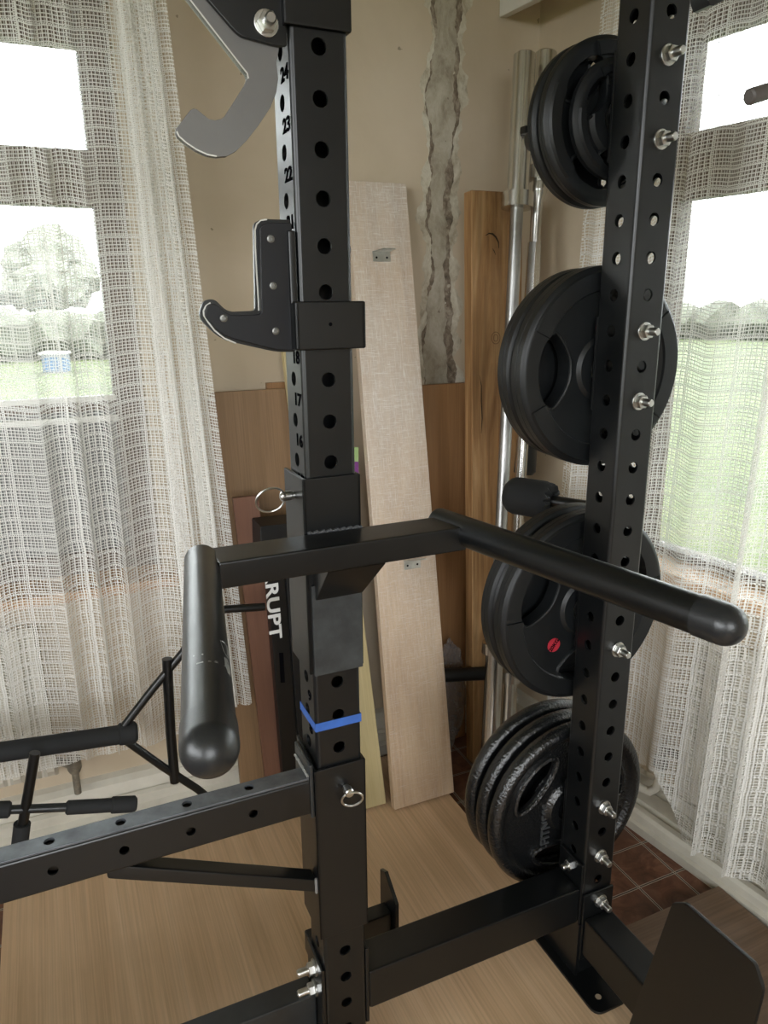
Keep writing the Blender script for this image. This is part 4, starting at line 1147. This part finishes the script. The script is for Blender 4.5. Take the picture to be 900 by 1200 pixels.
# --- bar tip and bracket corner entering the frame at the top right (other side of the rack)
def on_b(x, y, b, O=RP):
    d = ray(x, y); P0 = O + b*B; return EYE + d*((P0-EYE).dot(B)/d.dot(B))
e0, e1 = on_b(877, 114, -.45), on_b(960, 88, -.45)
tag(obj('hanging_bar', rod(e0, e1 + (e1-e0)*2.0, .0055, 16), princ('grey bar', (.07, .06, .055), .5)), 'tip of a dark grey bar entering at the upper right edge', 'bar')
qs = [on_b(x, y, -.30) for x, y in ((825, -60), (829, -3), (832, 6), (836, 7), (850, 0), (905, -24), (905, -60))]
tag(obj('bracket_corner', prism(qs, B*.02, .001), BLACK), 'corner of a black bracket cut by the top edge at the right', 'bracket')

# ================================================================ LIGHT
wd = bpy.data.worlds.new('overcast'); sc.world = wd; wd.use_nodes = True
nt = wd.node_tree; q = NT(nt); bg_ = nt.nodes['Background']
tc = q.n('ShaderNodeTexCoord'); sx = q.n('ShaderNodeSeparateXYZ'); q.link(tc.outputs['Generated'], sx.inputs[0])
cl = q.noise(tc.outputs['Generated'], 2.5, 5, .6)
col = q.ramp(q.math('ADD', sx.outputs[2], q.math('MULTIPLY', cl, .12)), [(0, (.90, .93, .97)), (.35, (.95, .98, 1)), (1, (.97, .99, 1))])
q.link(col, bg_.inputs[0]); bg_.inputs[1].default_value = 9.0
def portal(name, c, w, h, n):
    l = bpy.data.lights.new(name, 'AREA'); l.shape = 'RECTANGLE'; l.size = w; l.size_y = h; l.cycles.is_portal = True
    o = bpy.data.objects.new(name, l); COL.objects.link(o); n = n.normalized()
    x = Z.cross(n).normalized()
    o.matrix_world = basis(x, (-n).cross(x) , -n, c) if False else Matrix.Translation(c) @ n.to_track_quat('-Z', 'Y').to_matrix().to_4x4()
portal('daylight_left', W(1.67, -.14, 1.2), 1.36, 1.2, NL)
portal('daylight_right', V(1.06, -.14, 1.21), 1.38, 1.18, NR)
portal('daylight_added_side', P1 + D2*2.0 + Z*1.45 - WL*.07, 1.8, 1.3, WL)  # unseen side opening, added to brighten the room
portal('daylight_added_rear', P2 + u3*.8 + Z*1.325 + WR*.1, 1.4, 1.65, -WR)  # unseen opening behind the camera, added as fill

# ================================================================ CAMERA
cam = bpy.data.cameras.new('camera'); co = bpy.data.objects.new('camera', cam); COL.objects.link(co); sc.camera = co
cam.sensor_fit = 'VERTICAL'; cam.sensor_height = 36; cam.sensor_width = 27; cam.lens = 36*F_PX/1200; cam.clip_start = .02; cam.clip_end = 400
fw = Vector((0, cp, -sp)); up0 = Vector((0, sp, cp)); r0 = Vector((1, 0, 0))
rt_ = r0*cr - up0*sr; up_ = r0*sr + up0*cr
co.matrix_world = basis(rt_, up_, -fw, EYE)
sc.view_settings.view_transform = 'Standard'; sc.view_settings.look = 'None'; sc.view_settings.gamma = 1; sc.view_settings.exposure = 0.32
sc.view_settings.use_curve_mapping = False
sc.cycles.max_bounces = 8; sc.cycles.diffuse_bounces = 5; sc.cycles.transparent_max_bounces = 24; sc.cycles.caustics_reflective = False
